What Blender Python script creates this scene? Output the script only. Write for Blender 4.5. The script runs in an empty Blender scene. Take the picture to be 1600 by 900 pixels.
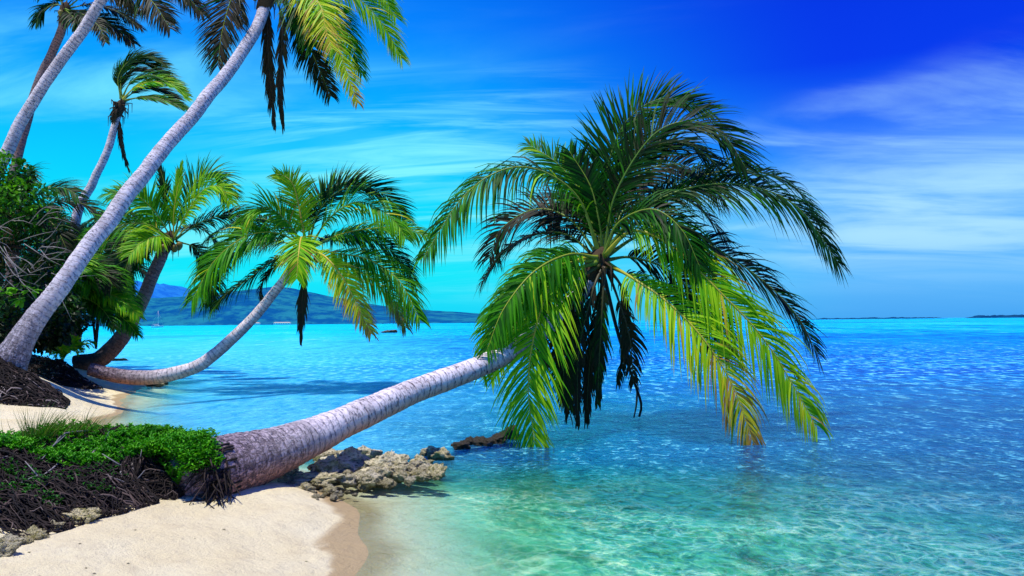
import bpy, math, random
import numpy as np
from mathutils import Vector, noise, Matrix

random.seed(7); rng = np.random.default_rng(7)
scn = bpy.context.scene
COL = scn.collection
R = math.radians

# ------------------------------------------------------------------ camera
CAM_H = 1.75
F_PX = 1244.0
PITCH, ROLL = R(2.44), R(0.55)
Fw = Vector((0, math.cos(PITCH), math.sin(PITCH)))
R0 = Vector((1, 0, 0)); U0 = R0.cross(Fw)
Rt = R0 * math.cos(ROLL) - U0 * math.sin(ROLL)
Up = R0 * math.sin(ROLL) + U0 * math.cos(ROLL)
CAM = Vector((0, 0, CAM_H))
cam_data = bpy.data.cameras.new('camera')
cam = bpy.data.objects.new('camera', cam_data); COL.objects.link(cam)
cam_data.sensor_width = 36; cam_data.lens = 36 * F_PX / 1600
cam_data.clip_start = 0.05; cam_data.clip_end = 60000
m = Matrix((Rt, Up, -Fw)).transposed().to_4x4(); m.translation = CAM
cam.matrix_world = m
scn.camera = cam

def ray(px, py):
    return Fw * F_PX + Rt * (px - 800) - Up * (py - 450)
def at(px, py, Y):                      # world point seen at that pixel, at depth Y
    d = ray(px, py); return CAM + d * (Y / d.y)
def gnd(px, py, z=0.0):                 # world point seen at that pixel, at height z
    d = ray(px, py); return CAM + d * ((z - CAM_H) / d.z)

# ------------------------------------------------------------------ tagging / linking
def tag(o, label=None, cat=None, group=None, kind=None):
    if label: o['label'] = label
    if cat: o['category'] = cat
    if group: o['group'] = group
    if kind: o['kind'] = kind
    return o
def empty(name, loc):
    o = bpy.data.objects.new(name, None); COL.objects.link(o)
    o.location = loc; o.empty_display_size = 0.2
    return o
class MB:
    def __init__(s): s.v = []; s.f = []; s.a = []; s.n = 0
    def add(s, verts, faces, att=0.0):
        verts = np.asarray(verts, float).reshape(-1, 3)
        s.v.append(verts)
        for f in faces: s.f.append(tuple(i + s.n for i in f))
        a = np.broadcast_to(np.asarray(att, float), (len(verts),))
        s.a.append(a); s.n += len(verts)
    def tube(s, P, rad, sides=6, att=0.0, cap=True):
        P = np.asarray(P, float); n = len(P)
        rad = np.broadcast_to(np.asarray(rad, float), (n,))
        T = np.gradient(P, axis=0); T /= np.linalg.norm(T, axis=1)[:, None] + 1e-9
        ref = np.array([0, 0, 1.]) if abs(T[0, 2]) < .9 else np.array([0, 1., 0])
        vs = []; A = np.cross(T[0], ref); A /= np.linalg.norm(A)
        ang = np.linspace(0, 2 * math.pi, sides, endpoint=False)
        for i in range(n):
            A = A - T[i] * A.dot(T[i]); A /= np.linalg.norm(A) + 1e-9
            B = np.cross(T[i], A)
            vs.append(P[i] + rad[i] * (np.cos(ang)[:, None] * A + np.sin(ang)[:, None] * B))
        fs = []
        for i in range(n - 1):
            for k in range(sides):
                k2 = (k + 1) % sides
                fs.append((i * sides + k, i * sides + k2, (i + 1) * sides + k2, (i + 1) * sides + k))
        if cap:
            fs.append(tuple(range(sides))[::-1]); fs.append(tuple((n - 1) * sides + k for k in range(sides)))
        a = np.repeat(np.broadcast_to(np.asarray(att, float), (n,)), sides)
        s.add(np.concatenate(vs), fs, a)
    def build(s, name, mat, parent=None, smooth=True, origin=None, attname='tint'):
        V = np.concatenate(s.v); A = np.concatenate(s.a)
        me = bpy.data.meshes.new(name)
        if parent is not None: V = V - np.array(parent_loc(parent))
        elif origin is not None: V = V - np.array(origin)
        me.from_pydata(V.tolist(), [], s.f)
        at_ = me.attributes.new(attname, 'FLOAT', 'POINT'); at_.data.foreach_set('value', A.astype(np.float32))
        if smooth: me.polygons.foreach_set('use_smooth', np.ones(len(me.polygons), bool))
        me.materials.append(mat); me.update()
        o = bpy.data.objects.new(name, me); COL.objects.link(o)
        if parent is not None: o.parent = parent
        elif origin is not None: o.location = origin
        return o
def parent_loc(p):
    l = Vector(p.location)
    while p.parent: p = p.parent; l = l + p.location
    return l

def catmull(pts, n):
    P = np.asarray([list(p) for p in pts], float)
    P = np.vstack([2 * P[0] - P[1], P, 2 * P[-1] - P[-2]])
    out = []
    for i in range(1, len(P) - 2):
        p0, p1, p2, p3 = P[i - 1:i + 3]
        t = np.linspace(0, 1, 40, endpoint=False)[:, None]
        out.append(.5 * (2 * p1 + (p2 - p0) * t + (2 * p0 - 5 * p1 + 4 * p2 - p3) * t ** 2 + (3 * p1 - p0 - 3 * p2 + p3) * t ** 3))
    out = np.vstack(out + [P[-2:-1]])
    L = np.r_[0, np.cumsum(np.linalg.norm(np.diff(out[:, :3], axis=0), axis=1))]
    q = np.linspace(0, L[-1], n)
    return np.stack([np.interp(q, L, out[:, k]) for k in range(out.shape[1])], 1), L[-1]
def nrm(v): return v / (np.linalg.norm(v) + 1e-9)

# ------------------------------------------------------------------ node helpers
class NT:
    def __init__(s, tree): s.t = tree; s.t.nodes.clear()
    def n(s, typ, *ins, **kw):
        nd = s.t.nodes.new(typ)
        for k, v in kw.items():
            if k in ('inp',): continue
            setattr(nd, k, v)
        for i, v in enumerate(ins): s.set(nd.inputs[i], v)
        for k, v in kw.get('inp', {}).items(): s.set(nd.inputs[k], v)
        return nd
    def set(s, sock, v):
        if v is None: return
        if isinstance(v, bpy.types.Node): v = v.outputs[0]
        if isinstance(v, bpy.types.NodeSocket): s.t.links.new(v, sock); return
        if sock.type == 'RGBA' and len(v) == 3: v = (*v, 1)
        sock.default_value = v
    def m(s, op, a, b=None, c=None, clamp=False):
        nd = s.n('ShaderNodeMath', operation=op, use_clamp=clamp)
        for i, v in enumerate((a, b, c)): s.set(nd.inputs[i], v)
        return nd.outputs[0]
    def mix(s, f, a, b, mode='MIX'):
        nd = s.n('ShaderNodeMix', data_type='RGBA', blend_type=mode, clamp_factor=True)
        s.set(nd.inputs[0], f); s.set(nd.inputs[6], a); s.set(nd.inputs[7], b)
        return nd.outputs[2]
    def ramp(s, f, stops, interp='LINEAR'):
        nd = s.n('ShaderNodeValToRGB'); cr = nd.color_ramp; cr.interpolation = interp
        while len(cr.elements) < len(stops): cr.elements.new(.5)
        for e, (p, c) in zip(cr.elements, stops):
            e.position = p; e.color = (*c, 1) if len(c) == 3 else c
        s.set(nd.inputs[0], f); return nd.outputs[0]
    def sstep(s, v, a, b):
        nd = s.n('ShaderNodeMapRange', interpolation_type='SMOOTHSTEP')
        s.set(nd.inputs[0], v); nd.inputs[1].default_value = a; nd.inputs[2].default_value = b
        return nd.outputs[0]
    def noise(s, vec, scale, detail=4, rough=.55, dist=0.0):
        nd = s.n('ShaderNodeTexNoise'); s.set(nd.inputs['Vector'], vec)
        nd.inputs['Scale'].default_value = scale; nd.inputs['Detail'].default_value = detail
        nd.inputs['Roughness'].default_value = rough; nd.inputs['Distortion'].default_value = dist
        return nd.outputs['Fac']
    def scale(s, vec, v):
        nd = s.n('ShaderNodeVectorMath', operation='MULTIPLY'); s.set(nd.inputs[0], vec); nd.inputs[1].default_value = v
        return nd.outputs[0]
    def attr(s, name):
        return s.n('ShaderNodeAttribute', attribute_name=name).outputs['Fac']
    def bump(s, h, strength=.5, dist=.02, normal=None):
        nd = s.n('ShaderNodeBump'); nd.inputs['Strength'].default_value = strength
        nd.inputs['Distance'].default_value = dist; s.set(nd.inputs['Height'], h)
        if normal is not None: s.set(nd.inputs['Normal'], normal)
        return nd.outputs[0]
def material(name):
    mt = bpy.data.materials.new(name); mt.use_nodes = True
    t = NT(mt.node_tree); out = t.n('ShaderNodeOutputMaterial')
    return mt, t, out
def principled(t, out, color, rough=.8, bump=None, spec=.3):
    b = t.n('ShaderNodeBsdfPrincipled'); t.set(b.inputs['Base Color'], color)
    t.set(b.inputs['Roughness'], rough); b.inputs['Specular IOR Level'].default_value = spec
    if bump is not None: t.set(b.inputs['Normal'], bump)
    t.set(out.inputs[0], b); return b
def objco(t): return t.n('ShaderNodeTexCoord').outputs['Object']
def pos(t): return t.n('ShaderNodeNewGeometry').outputs['Position']

# ------------------------------------------------------------------ world + sun
SUN_DIR = Vector((-0.17, -0.12, 0.975)).normalized()
world = bpy.data.worlds.new("World"); scn.world = world; world.use_nodes = True
t = NT(world.node_tree); wout = t.n('ShaderNodeOutputWorld')
sky = t.n('ShaderNodeTexSky', sky_type='NISHITA', sun_disc=False)
sky.sun_elevation = math.asin(SUN_DIR.z); sky.sun_rotation = math.atan2(SUN_DIR.x, SUN_DIR.y)
sky.air_density = 1.0; sky.dust_density = 0.3; sky.ozone_density = 3.0
dirv = t.n('ShaderNodeTexCoord').outputs['Generated']
sep = t.n('ShaderNodeSeparateXYZ', dirv); dx, dy, dz = sep.outputs
zc = t.m('MAXIMUM', dz, 0.0)
zr = t.m('MULTIPLY', zc, 2.0, clamp=True)
left = t.ramp(zr, [(0, (.0, .68, .98)), (.12, (.0, .84, 1.0)), (.30, (.0, .74, 1.04)), (.50, (.0, .46, 1.08)), (.70, (.0, .25, 1.05)), (1, (.0, .09, .8))])
right = t.ramp(zr, [(0, (.06, .38, .94)), (.10, (.12, .49, 1.02)), (.28, (.08, .41, 1.06)), (.42, (.006, .16, 1.03)), (.58, (.0, .036, .88)), (1, (.0, .02, .7))])
uf = t.sstep(t.m('ADD', dx, t.m('MULTIPLY', zc, .25)), -.12, .46)
grad = t.mix(uf, left, right)
base = t.n('ShaderNodeVectorMath', operation='SCALE'); t.set(base.inputs[0], sky); base.inputs[3].default_value = .1
skycol = t.mix(.95, t.mix(1.0, base.outputs[0], (.3, .9, 1.0), 'MULTIPLY'), grad)
# thin wind-drawn cirrus on a flat layer overhead
inv = t.m('DIVIDE', 1.0, t.m('ADD', zc, .16))
cx = t.m('MULTIPLY', dx, inv); cy = t.m('MULTIPLY', dy, inv)
cvec = t.n('ShaderNodeCombineXYZ'); t.set(cvec.inputs[0], t.m('ADD', cx, t.m('MULTIPLY', cy, .55))); t.set(cvec.inputs[1], cy)
cstr = t.scale(cvec.outputs[0], (.55, 1.5, 1))
c1 = t.noise(cstr, 1.5, 8, .58, .6)
c2 = t.noise(t.scale(cvec.outputs[0], (.9, 1.1, 1)), .7, 3, .5, .3)
cl = t.m('MULTIPLY', t.sstep(c1, .40, .72), t.sstep(c2, .34, .60))
band = t.m('MULTIPLY', t.sstep(dz, .0, .12), t.m('SUBTRACT', 1.0, t.m('MULTIPLY', t.sstep(dz, .24, .36), .75)))
cl = t.m('MULTIPLY', cl, band)
ccol = t.mix(uf, (.26, .98, 1.06), (.44, .80, 1.06))
# soft hazy bank low on the right
bank = t.m('MULTIPLY', t.m('MULTIPLY', t.sstep(dx, .18, .42), t.m('MULTIPLY', t.sstep(dz, .02, .10), t.m('SUBTRACT', 1.0, t.sstep(dz, .13, .25)))), t.sstep(c1, .30, .66))
c3 = t.noise(t.scale(cvec.outputs[0], (.5, 2.6, 1)), 1.6, 9, .62, .9)
wisp = t.m('MULTIPLY', t.m('MULTIPLY', t.sstep(dx, -.45, -.15), t.m('SUBTRACT', 1.0, t.sstep(dx, .0, .16))), t.m('MULTIPLY', t.sstep(dz, .05, .15), t.m('SUBTRACT', 1.0, t.sstep(dz, .24, .33))))
cl = t.m('MAXIMUM', cl, t.m('MULTIPLY', wisp, t.sstep(c3, .40, .68)))
cfac = t.m('MAXIMUM', t.m('MULTIPLY', cl, .85), t.m('MULTIPLY', bank, .9))
fin = t.mix(cfac, skycol, ccol)
bg = t.n('ShaderNodeBackground', fin, 1.0)
t.set(wout.inputs[0], bg)

sun_d = bpy.data.lights.new('sun', 'SUN'); sun_d.energy = 4.6; sun_d.angle = R(.5); sun_d.color = (1, .955, .87)
sun = bpy.data.objects.new('sun', sun_d); COL.objects.link(sun)
sun.rotation_euler = (-SUN_DIR).to_track_quat('-Z', 'Y').to_euler()
scn.view_settings.view_transform = 'Standard'; scn.view_settings.look = 'None'; scn.view_settings.exposure = 0
scn.cycles.max_bounces = 7; scn.cycles.transparent_max_bounces = 10
scn.cycles.diffuse_bounces = 3; scn.cycles.glossy_bounces = 3; scn.cycles.use_denoising = True
scn.cycles.caustics_reflective = False; scn.cycles.caustics_refractive = False

# ------------------------------------------------------------------ materials
def leaf_material(name, stops, transl=.30, spec=.14, rough=.5):
    mt, t, out = material(name)
    tint = t.attr('tint')
    nz = t.noise(objco(t), 6, 2)
    tt = t.m('ADD', tint, t.m('MULTIPLY', t.m('SUBTRACT', nz, .5), .12))
    colr = t.ramp(tt, stops)
    b = t.n('ShaderNodeBsdfPrincipled'); t.set(b.inputs['Base Color'], colr)
    b.inputs['Roughness'].default_value = rough; b.inputs['Specular IOR Level'].default_value = spec
    tr = t.n('ShaderNodeBsdfTranslucent'); t.set(tr.inputs[0], t.mix(1.0, colr, (.85, 1.0, .35), 'MULTIPLY'))
    mx = t.n('ShaderNodeMixShader', transl); t.set(mx.inputs[1], b); t.set(mx.inputs[2], tr)
    t.set(out.inputs[0], mx); return mt
PALM_STOPS = [(0, (.014, .010, .008)), (.12, (.050, .034, .020)), (.26, (.004, .022, .003)), (.42, (.016, .130, .003)), (.60, (.085, .40, .004)), (.78, (.38, .66, .008)), (.92, (.72, .62, .02)), (1, (.42, .22, .05))]
M_frond = leaf_material('palm_leaf', PALM_STOPS)
M_bush = leaf_material('broad_leaf', [(0, (.003, .016, .003)), (.5, (.02, .15, .004)), (1, (.16, .50, .015))], .25, .2, .4)
M_mat = leaf_material('succulent_leaf', [(0, (.007, .035, .005)), (.5, (.035, .27, .006)), (1, (.16, .52, .015))], .2)
M_grass = leaf_material('grass_blade', [(0, (.03, .12, .01)), (.5, (.08, .24, .02)), (1, (.30, .28, .08))], .3)

mt, t, out = material('palm_midrib'); tint = t.attr('tint')
principled(t, out, t.ramp(tint, [(0, (.02, .014, .01)), (.2, (.05, .04, .015)), (.45, (.10, .20, .02)), (.7, (.36, .40, .03)), (1, (.62, .46, .05))]), .45)
M_rib = mt

def trunk_material(name, pale, dark, base_col, bounce=.75):
    mt, t, out = material(name)
    al = t.attr('tint')                     # metres from the foot
    P = pos(t)
    n1 = t.noise(P, 4, 5, .6); n2 = t.noise(P, 34, 5, .7)
    def tv(k1, k2):
        cv = t.n('ShaderNodeCombineXYZ'); t.set(cv.inputs[0], t.m('MULTIPLY', al, k1))
        t.set(cv.inputs[1], t.m('MULTIPLY', t.attr('ring_a'), k2)); t.set(cv.inputs[2], t.m('MULTIPLY', t.attr('ring_b'), k2)); return cv.outputs[0]
    d1 = t.noise(tv(58, 15), 1.0, 4, .62, .4)           # broken transverse leaf scars
    d2 = t.noise(tv(7, 22), 1.0, 4, .65, .3)          # lengthwise splits
    wob = t.m('MULTIPLY', t.noise(tv(2, 5), 1.0, 3), .16)
    ph = t.m('FRACT', t.m('DIVIDE', t.m('ADD', al, wob), .115))
    scar = t.m('MULTIPLY', t.sstep(ph, .70, .98), t.sstep(d2, .30, .60))
    c = t.mix(t.sstep(n1, .36, .70), pale, tuple(v * .70 for v in pale))
    c = t.mix(t.m('MULTIPLY', t.sstep(d2, .52, .68), .45), c, tuple(v * .40 for v in pale))
    n5 = t.noise(P, 1.7, 4, .65)
    c = t.mix(t.m('MULTIPLY', t.sstep(n5, .52, .66), .50), c, tuple(v * .45 for v in pale))
    foot = t.m('MULTIPLY', t.m('SUBTRACT', 1.0, t.sstep(t.m('ADD', al, t.m('MULTIPLY', n1, 1.2)), .6, 2.9)), .95)
    c = t.mix(foot, c, t.mix(t.sstep(n2, .38, .62), base_col, tuple(v * .55 for v in base_col)))
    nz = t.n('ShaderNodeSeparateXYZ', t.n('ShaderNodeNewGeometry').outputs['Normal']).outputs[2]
    c = t.mix(t.m('MULTIPLY', t.m('SUBTRACT', 1.0, t.sstep(nz, -.70, .42)), bounce), c, (.56, .20, .11))   # warm bounce light from the sand painted on the underside
    d3 = t.noise(tv(11, 26), 1.0, 5, .7, .8)
    c = t.mix(t.m('MULTIPLY', foot, t.m('MULTIPLY', t.sstep(d3, .50, .60), .85)), c, dark)
    dash = t.m('MULTIPLY', t.sstep(d1, .55, .66), t.m('ADD', .5, t.m('MULTIPLY', t.sstep(n1, .4, .6), .4)))
    c = t.mix(dash, c, dark)
    c = t.mix(t.m('MULTIPLY', scar, .6), c, dark)
    h = t.m('ADD', t.m('MULTIPLY', n2, .5), t.m('ADD', t.m('MULTIPLY', scar, -.8), t.m('ADD', t.m('MULTIPLY', dash, -.9), t.m('MULTIPLY', t.m('MULTIPLY', t.sstep(d3, .46, .60), foot), -1.6))))
    principled(t, out, c, .85, t.bump(h, .9, .022), .2); return mt
M_trunk = trunk_material('palm_bark', (.95, .84, .86), (.06, .04, .045), (.40, .28, .34))
M_trunk_pale = trunk_material('pale_palm_bark', (.76, .70, .76), (.09, .075, .09), (.52, .46, .55), .2)
M_trunk_dark = trunk_material('shaded_palm_bark', (.20, .18, .20), (.02, .02, .02), (.06, .045, .05))  # same bark pattern in darker colours, with shade put into them
mt, t, out = material('coconut_husk'); principled(t, out, t.mix(t.noise(objco(t), 9), (.10, .13, .02), (.28, .17, .03)), .5); M_coco = mt
mt, t, out = material('fibre'); principled(t, out, t.mix(t.noise(objco(t), 30, 4), (.015, .010, .007), (.11, .065, .03)), .9); M_fibre = mt
mt, t, out = material('dry_root')
principled(t, out, t.ramp(t.attr('tint'), [(0, (.010, .007, .006)), (.5, (.030, .020, .016)), (.8, (.10, .068, .058)), (1, (.36, .30, .28))]), .9, t.bump(t.noise(objco(t), 40, 3), .6, .01)); M_root = mt
mt, t, out = material('shaded_root_mass')
principled(t, out, t.mix(t.noise(objco(t), 14, 6, .7), (.006, .005, .005), (.04, .028, .022)), .95, t.bump(t.noise(objco(t), 18, 6, .7), 1, .08)); M_root_mass = mt  # near-black root mass, shade of the overhang put into its colour
mt, t, out = material('grey_twig'); principled(t, out, t.mix(t.noise(objco(t), 20), (.34, .32, .32), (.14, .12, .12)), .8); M_twig = mt

mt, t, out = material('coral_rock')
P = objco(t); geo = t.n('ShaderNodeNewGeometry')
vor = t.n('ShaderNodeTexVoronoi'); t.set(vor.inputs['Vector'], P); vor.inputs['Scale'].default_value = 5
n1 = t.noise(P, 2.2, 6, .65); n2 = t.noise(P, 9, 6, .72)
rnd = t.n('ShaderNodeObjectInfo').outputs['Random']
c = t.mix(t.sstep(n1, .40, .66), (.88, .76, .42), (.40, .36, .09))
c = t.mix(t.m('MULTIPLY', rnd, .5), c, (.82, .76, .64))
pit = t.m('MULTIPLY', t.m('SUBTRACT', 1.0, t.sstep(vor.outputs['Distance'], .05, .42)), t.sstep(n2, .36, .60))
vor2 = t.n('ShaderNodeTexVoronoi'); t.set(vor2.inputs['Vector'], P); vor2.inputs['Scale'].default_value = 11
pit = t.m('MAXIMUM', pit, t.m('MULTIPLY', t.m('SUBTRACT', 1.0, t.sstep(vor2.outputs['Distance'], .10, .40)), t.sstep(n1, .42, .62)))
c = t.mix(t.m('MULTIPLY', pit, .95), c, (.012, .012, .006))
wz = t.n('ShaderNodeSeparateXYZ', geo.outputs['Position']).outputs[2]
c = t.mix(t.m('MULTIPLY', t.m('SUBTRACT', 1.0, t.sstep(t.m('ADD', wz, t.m('MULTIPLY', n1, .06)), .04, .13)), .75), c, (.07, .065, .016))
h = t.m('SUBTRACT', t.m('ADD', n1, t.m('MULTIPLY', n2, .6)), t.m('MULTIPLY', pit, 1.2))
principled(t, out, c, .9, t.bump(h, 1, .06), .2); M_rock = mt
mt, t, out = material('dark_reef_rock'); principled(t, out, t.mix(t.noise(objco(t), 9, 5, .7), (.014, .013, .010), (.15, .12, .07)), .6, t.bump(t.noise(objco(t), 12, 6, .7), 1, .06)); M_rock_d = mt

# ------------------------------------------------------------------ terrain (beach running out under the lagoon)
SHORE = [(1.2, -8), (-.45, 2.0), (-.68, 4.2), (-1.12, 5.5), (-1.32, 6.6), (-1.58, 8.0), (-2.3, 9.2), (-3.6, 10.0), (-4.9, 10.7), (-6.0, 12.0), (-7.3, 13.8), (-8.3, 15.6), (-8.9, 18), (-10.2, 21.5), (-11.0, 24), (-12.2, 25.2), (-15, 28), (-20, 32), (-30, 40), (-60, 50), (-300, 60), (-300, -300), (1.2, -300)]
SH = np.array(SHORE)
def sdf(x, y):
    x = np.asarray(x, float); y = np.asarray(y, float)
    d = np.full(x.shape, 1e9); inside = np.zeros(x.shape, bool)
    n = len(SH)
    for i in range(n):
        a = SH[i]; b = SH[(i + 1) % n]; e = b - a
        wx = x - a[0]; wy = y - a[1]
        tt = np.clip((wx * e[0] + wy * e[1]) / e.dot(e), 0, 1)
        d = np.minimum(d, np.hypot(wx - tt * e[0], wy - tt * e[1]))
        c = ((a[1] <= y) != (b[1] <= y)) & (x < (b[0] - a[0]) * (y - a[1]) / (b[1] - a[1] + 1e-12) + a[0])
        inside ^= c
    return np.where(inside, d, -d)
def height(x, y):
    x = np.asarray(x, float); y = np.asarray(y, float)
    s = sdf(x, y) + .10 * np.sin(x * 2.3 + y * 1.1) * np.sin(y * 1.7) + .05 * np.sin(5 * x - 3 * y)
    land = .62 * (1 - np.exp(-np.maximum(s, 0) / 3.2)) + .015 * np.minimum(np.maximum(s, 0), 40)
    land += .014 * (1 / (1 + np.exp(-(s - .38) / .03)))          # little berm where the last tide stopped
    sea = -1.5 * (1 - np.exp(np.minimum(s, 0) / 9.0)) - .0012 * np.maximum(-s - 20, 0)
    h = np.where(s > 0, land, np.maximum(sea, -4))
    h += .78 * np.exp(-(((x + 10.6) / 1.9) ** 2 + ((y - 15.8) / 1.15) ** 2))     # bank under the tall palm
    h += .28 * np.exp(-(((x + 12.2) / 1.4) ** 2 + ((y - 21.0) / 1.0) ** 2)) + .30 * np.exp(-(((x + 13.6) / 1.3) ** 2 + ((y - 24.2) / 1.2) ** 2))
    h += np.where(s > .2, .010 * np.sin(7 * x + 2 * np.sin(3 * y)) * np.sin(6 * y + x), 0)
    return h
def gt(px, py):                          # where that pixel's ray meets the beach
    d = ray(px, py); d = d / d.y
    ys_ = np.arange(2, 60, .03); X = CAM.x + d.x * ys_; Z = CAM.z + d.z * ys_; Hh = np.maximum(height(X, ys_), -.02)
    k = int(np.argmax(Z <= Hh)); return Vector((X[k], ys_[k], Hh[k]))
def axis(segs):
    out = []
    for a, b, st in segs:
        n = max(2, int(round((b - a) / st))); out += list(np.linspace(a, b, n, endpoint=False))
    return np.array(out + [segs[-1][1]])
def grid_obj(name, xs, ys, zf, mat, att=None):
    X, Y = np.meshgrid(xs, ys); Z = zf(X, Y)
    nx, ny = len(xs), len(ys)
    V = np.stack([X, Y, Z], -1).reshape(-1, 3)
    i = (np.arange(ny - 1)[:, None] * nx + np.arange(nx - 1)[None]).ravel()
    F = np.stack([i, i + 1, i + nx + 1, i + nx], 1)
    me = bpy.data.meshes.new(name); me.from_pydata(V.tolist(), [], F.tolist())
    me.polygons.foreach_set('use_smooth', np.ones(len(F), bool))
    if att is not None:
        a = me.attributes.new('shore', 'FLOAT', 'POINT'); a.data.foreach_set('value', att(X, Y).ravel().astype(np.float32))
    me.materials.append(mat); me.update()
    o = bpy.data.objects.new(name, me); COL.objects.link(o); return o
xs = axis([(-9000, -900, 900), (-900, -100, 100), (-100, -20, 5), (-20, -11, .5), (-11, 6, .08), (6, 20, .5), (20, 100, 8), (100, 900, 100), (900, 9000, 900)])
ys = axis([(-200, -10, 20), (-10, 2, 1), (2, 16, .08), (16, 32, .4), (32, 100, 5), (100, 900, 80), (900, 14000, 900)])

mt, t, out = material('coral_sand')
P = pos(t); sx, sy, sz = t.n('ShaderNodeSeparateXYZ', P).outputs
n1 = t.noise(P, 1.1, 4); n2 = t.noise(P, 60, 3, .7); n3 = t.noise(P, 190, 2, .6)
vs = t.n('ShaderNodeTexVoronoi'); t.set(vs.inputs['Vector'], P); vs.inputs['Scale'].default_value = 17
sandc = t.mix(t.sstep(n1, .3, .7), (.95, .85, .55), (.90, .77, .45))
sandc = t.mix(t.m('MULTIPLY', t.sstep(n3, .52, .7), .30), sandc, (.42, .31, .2))
speck = t.m('MULTIPLY', t.m('SUBTRACT', 1.0, t.sstep(vs.outputs['Distance'], .03, .13)), t.sstep(t.noise(P, 5, 3), .50, .66))
sandc = t.mix(t.m('MULTIPLY', speck, .7), sandc, (.16, .11, .08))
wet = t.m('SUBTRACT', 1.0, t.sstep(t.m('ADD', sz, t.m('MULTIPLY', t.m('SUBTRACT', n1, .5), .05)), .03, .05))
wetb = t.m('MULTIPLY', wet, t.sstep(t.m('ADD', sz, t.m('MULTIPLY', t.m('SUBTRACT', n1, .5), .06)), -.07, -.01))
sandc = t.mix(t.m('MULTIPLY', wetb, .85), sandc, (.50, .34, .15))
# sea floor: pale sand, then weed and coral patches further out
w1 = t.noise(P, .55, 4, .6, .5); w2 = t.noise(P, 2.6, 5, .65)
floor_c = t.mix(t.sstep(w2, .42, .66), (.82, .97, .72), (.24, .60, .30))
floor_c = t.mix(t.m('MULTIPLY', t.sstep(t.m('ADD', w1, t.m('MULTIPLY', t.m('SUBTRACT', w2, .5), .5)), .45, .62), .7), floor_c, (.045, .11, .05))
shallow = t.sstep(t.m('ADD', sz, t.m('MULTIPLY', t.m('SUBTRACT', w2, .5), .18)), -.36, -.06)
sandc2 = t.mix(shallow, floor_c, t.mix(t.sstep(sz, -.10, -.02), (.92, .84, .58), sandc))
n4 = t.noise(P, 4.5, 4, .6)
bh = t.m('ADD', t.m('MULTIPLY', n2, .35), t.m('ADD', t.m('MULTIPLY', n4, 1.8), t.m('MULTIPLY', n3, .25)))
sandc2 = t.mix(t.m('MULTIPLY', t.sstep(n4, .50, .72), .22), sandc2, (.50, .37, .22))
b = principled(t, out, sandc2, t.m('SUBTRACT', .95, t.m('MULTIPLY', wet, .45)), t.bump(bh, 1.0, .045), .2)
M_sand = mt
tag(grid_obj('beach', xs, ys, height, M_sand), kind='structure')

# ------------------------------------------------------------------ lagoon water
mt, t, out = material('lagoon_water')
P = pos(t); sx, sy, sz = t.n('ShaderNodeSeparateXYZ', P).outputs
sh = t.attr('shore')                                            # metres out from the shoreline
warp = t.n('ShaderNodeTexNoise'); t.set(warp.inputs['Vector'], P); warp.inputs['Scale'].default_value = 1.7; warp.inputs['Detail'].default_value = 3
wv = t.n('ShaderNodeVectorMath', operation='MULTIPLY_ADD'); t.set(wv.inputs[0], warp.outputs['Color']); wv.inputs[1].default_value = (.5, .5, 0); t.set(wv.inputs[2], P)
# ripples: three sizes, handing over from short to long with distance
dist = t.m('LOGARITHM', t.m('MAXIMUM', sy, 1.0), 10.0)          # 1 = 10 m, 2 = 100 m, 3 = 1 km
f1 = t.m('SUBTRACT', 1.0, t.sstep(dist, 1.0, 1.5)); f3 = t.sstep(dist, 1.45, 1.95)
f2 = t.m('SUBTRACT', t.m('SUBTRACT', 1.0, t.m('MULTIPLY', f1, .55)), t.m('MULTIPLY', f3, .8))
r1 = t.noise(t.scale(wv.outputs[0], (1.15, .80, 1)), 9.0, 4, .68, .3)
r2 = t.noise(t.scale(P, (1.7, .75, 1)), 1.9, 4, .62, .4)
r3 = t.noise(t.scale(P, (.9, .17, 1)), 1.0, 5, .66, .4)
r4 = t.noise(t.scale(P, (.05, .010, 1)), 1.0, 5, .66, .4)
calm = t.m('ADD', .30, t.m('MULTIPLY', t.sstep(sh, .3, 5), .70))
hh = t.m('ADD', t.m('MULTIPLY', r1, t.m('MULTIPLY', f1, .045)), t.m('ADD', t.m('MULTIPLY', r2, t.m('MULTIPLY', f2, .17)), t.m('MULTIPLY', r3, t.m('MULTIPLY', f3, 1.2))))
bn = t.n('ShaderNodeBump'); bn.inputs['Strength'].default_value = 1.0; bn.inputs['Distance'].default_value = 1.0
t.set(bn.inputs['Height'], t.m('MULTIPLY', hh, calm))
# the light the lagoon gives back, by place
bands = t.noise(t.scale(P, (.05, .22, 1)), 1.0, 5, .6, .8)
bands2 = t.noise(t.scale(P, (.004, .016, 1)), 1.0, 5, .6, .6)
patch = t.noise(t.scale(P, (.16, .30, 1)), 1.0, 4, .6, .6)
side = t.sstep(t.m('ADD', t.m('DIVIDE', sx, t.m('MAXIMUM', sy, 4.0)), t.m('MULTIPLY', t.m('SUBTRACT', patch, .5), .25)), -.28, .06)
c_near = t.mix(side, (.13, .62, .95), (.0, .10, .28))
c_mid = t.mix(side, (.07, .60, .98), (.0, .25, .66))
c_far = t.mix(side, (.0, .64, .86), (.0, .52, .86))
colw = t.mix(t.sstep(dist, 1.1, 1.5), c_near, c_mid)
colw = t.mix(t.sstep(dist, 1.65, 2.3), colw, c_far)
dark = t.m('MULTIPLY', t.sstep(bands, .48, .62), t.m('MULTIPLY', t.sstep(dist, .95, 1.4), t.m('MULTIPLY', t.m('SUBTRACT', 1.0, f3), t.m('ADD', .15, t.m('MULTIPLY', side, .55)))))
dark = t.m('MAXIMUM', dark, t.m('MULTIPLY', t.sstep(bands2, .50, .62), t.m('MULTIPLY', f3, t.m('ADD', .25, t.m('MULTIPLY', side, .5)))))
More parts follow.
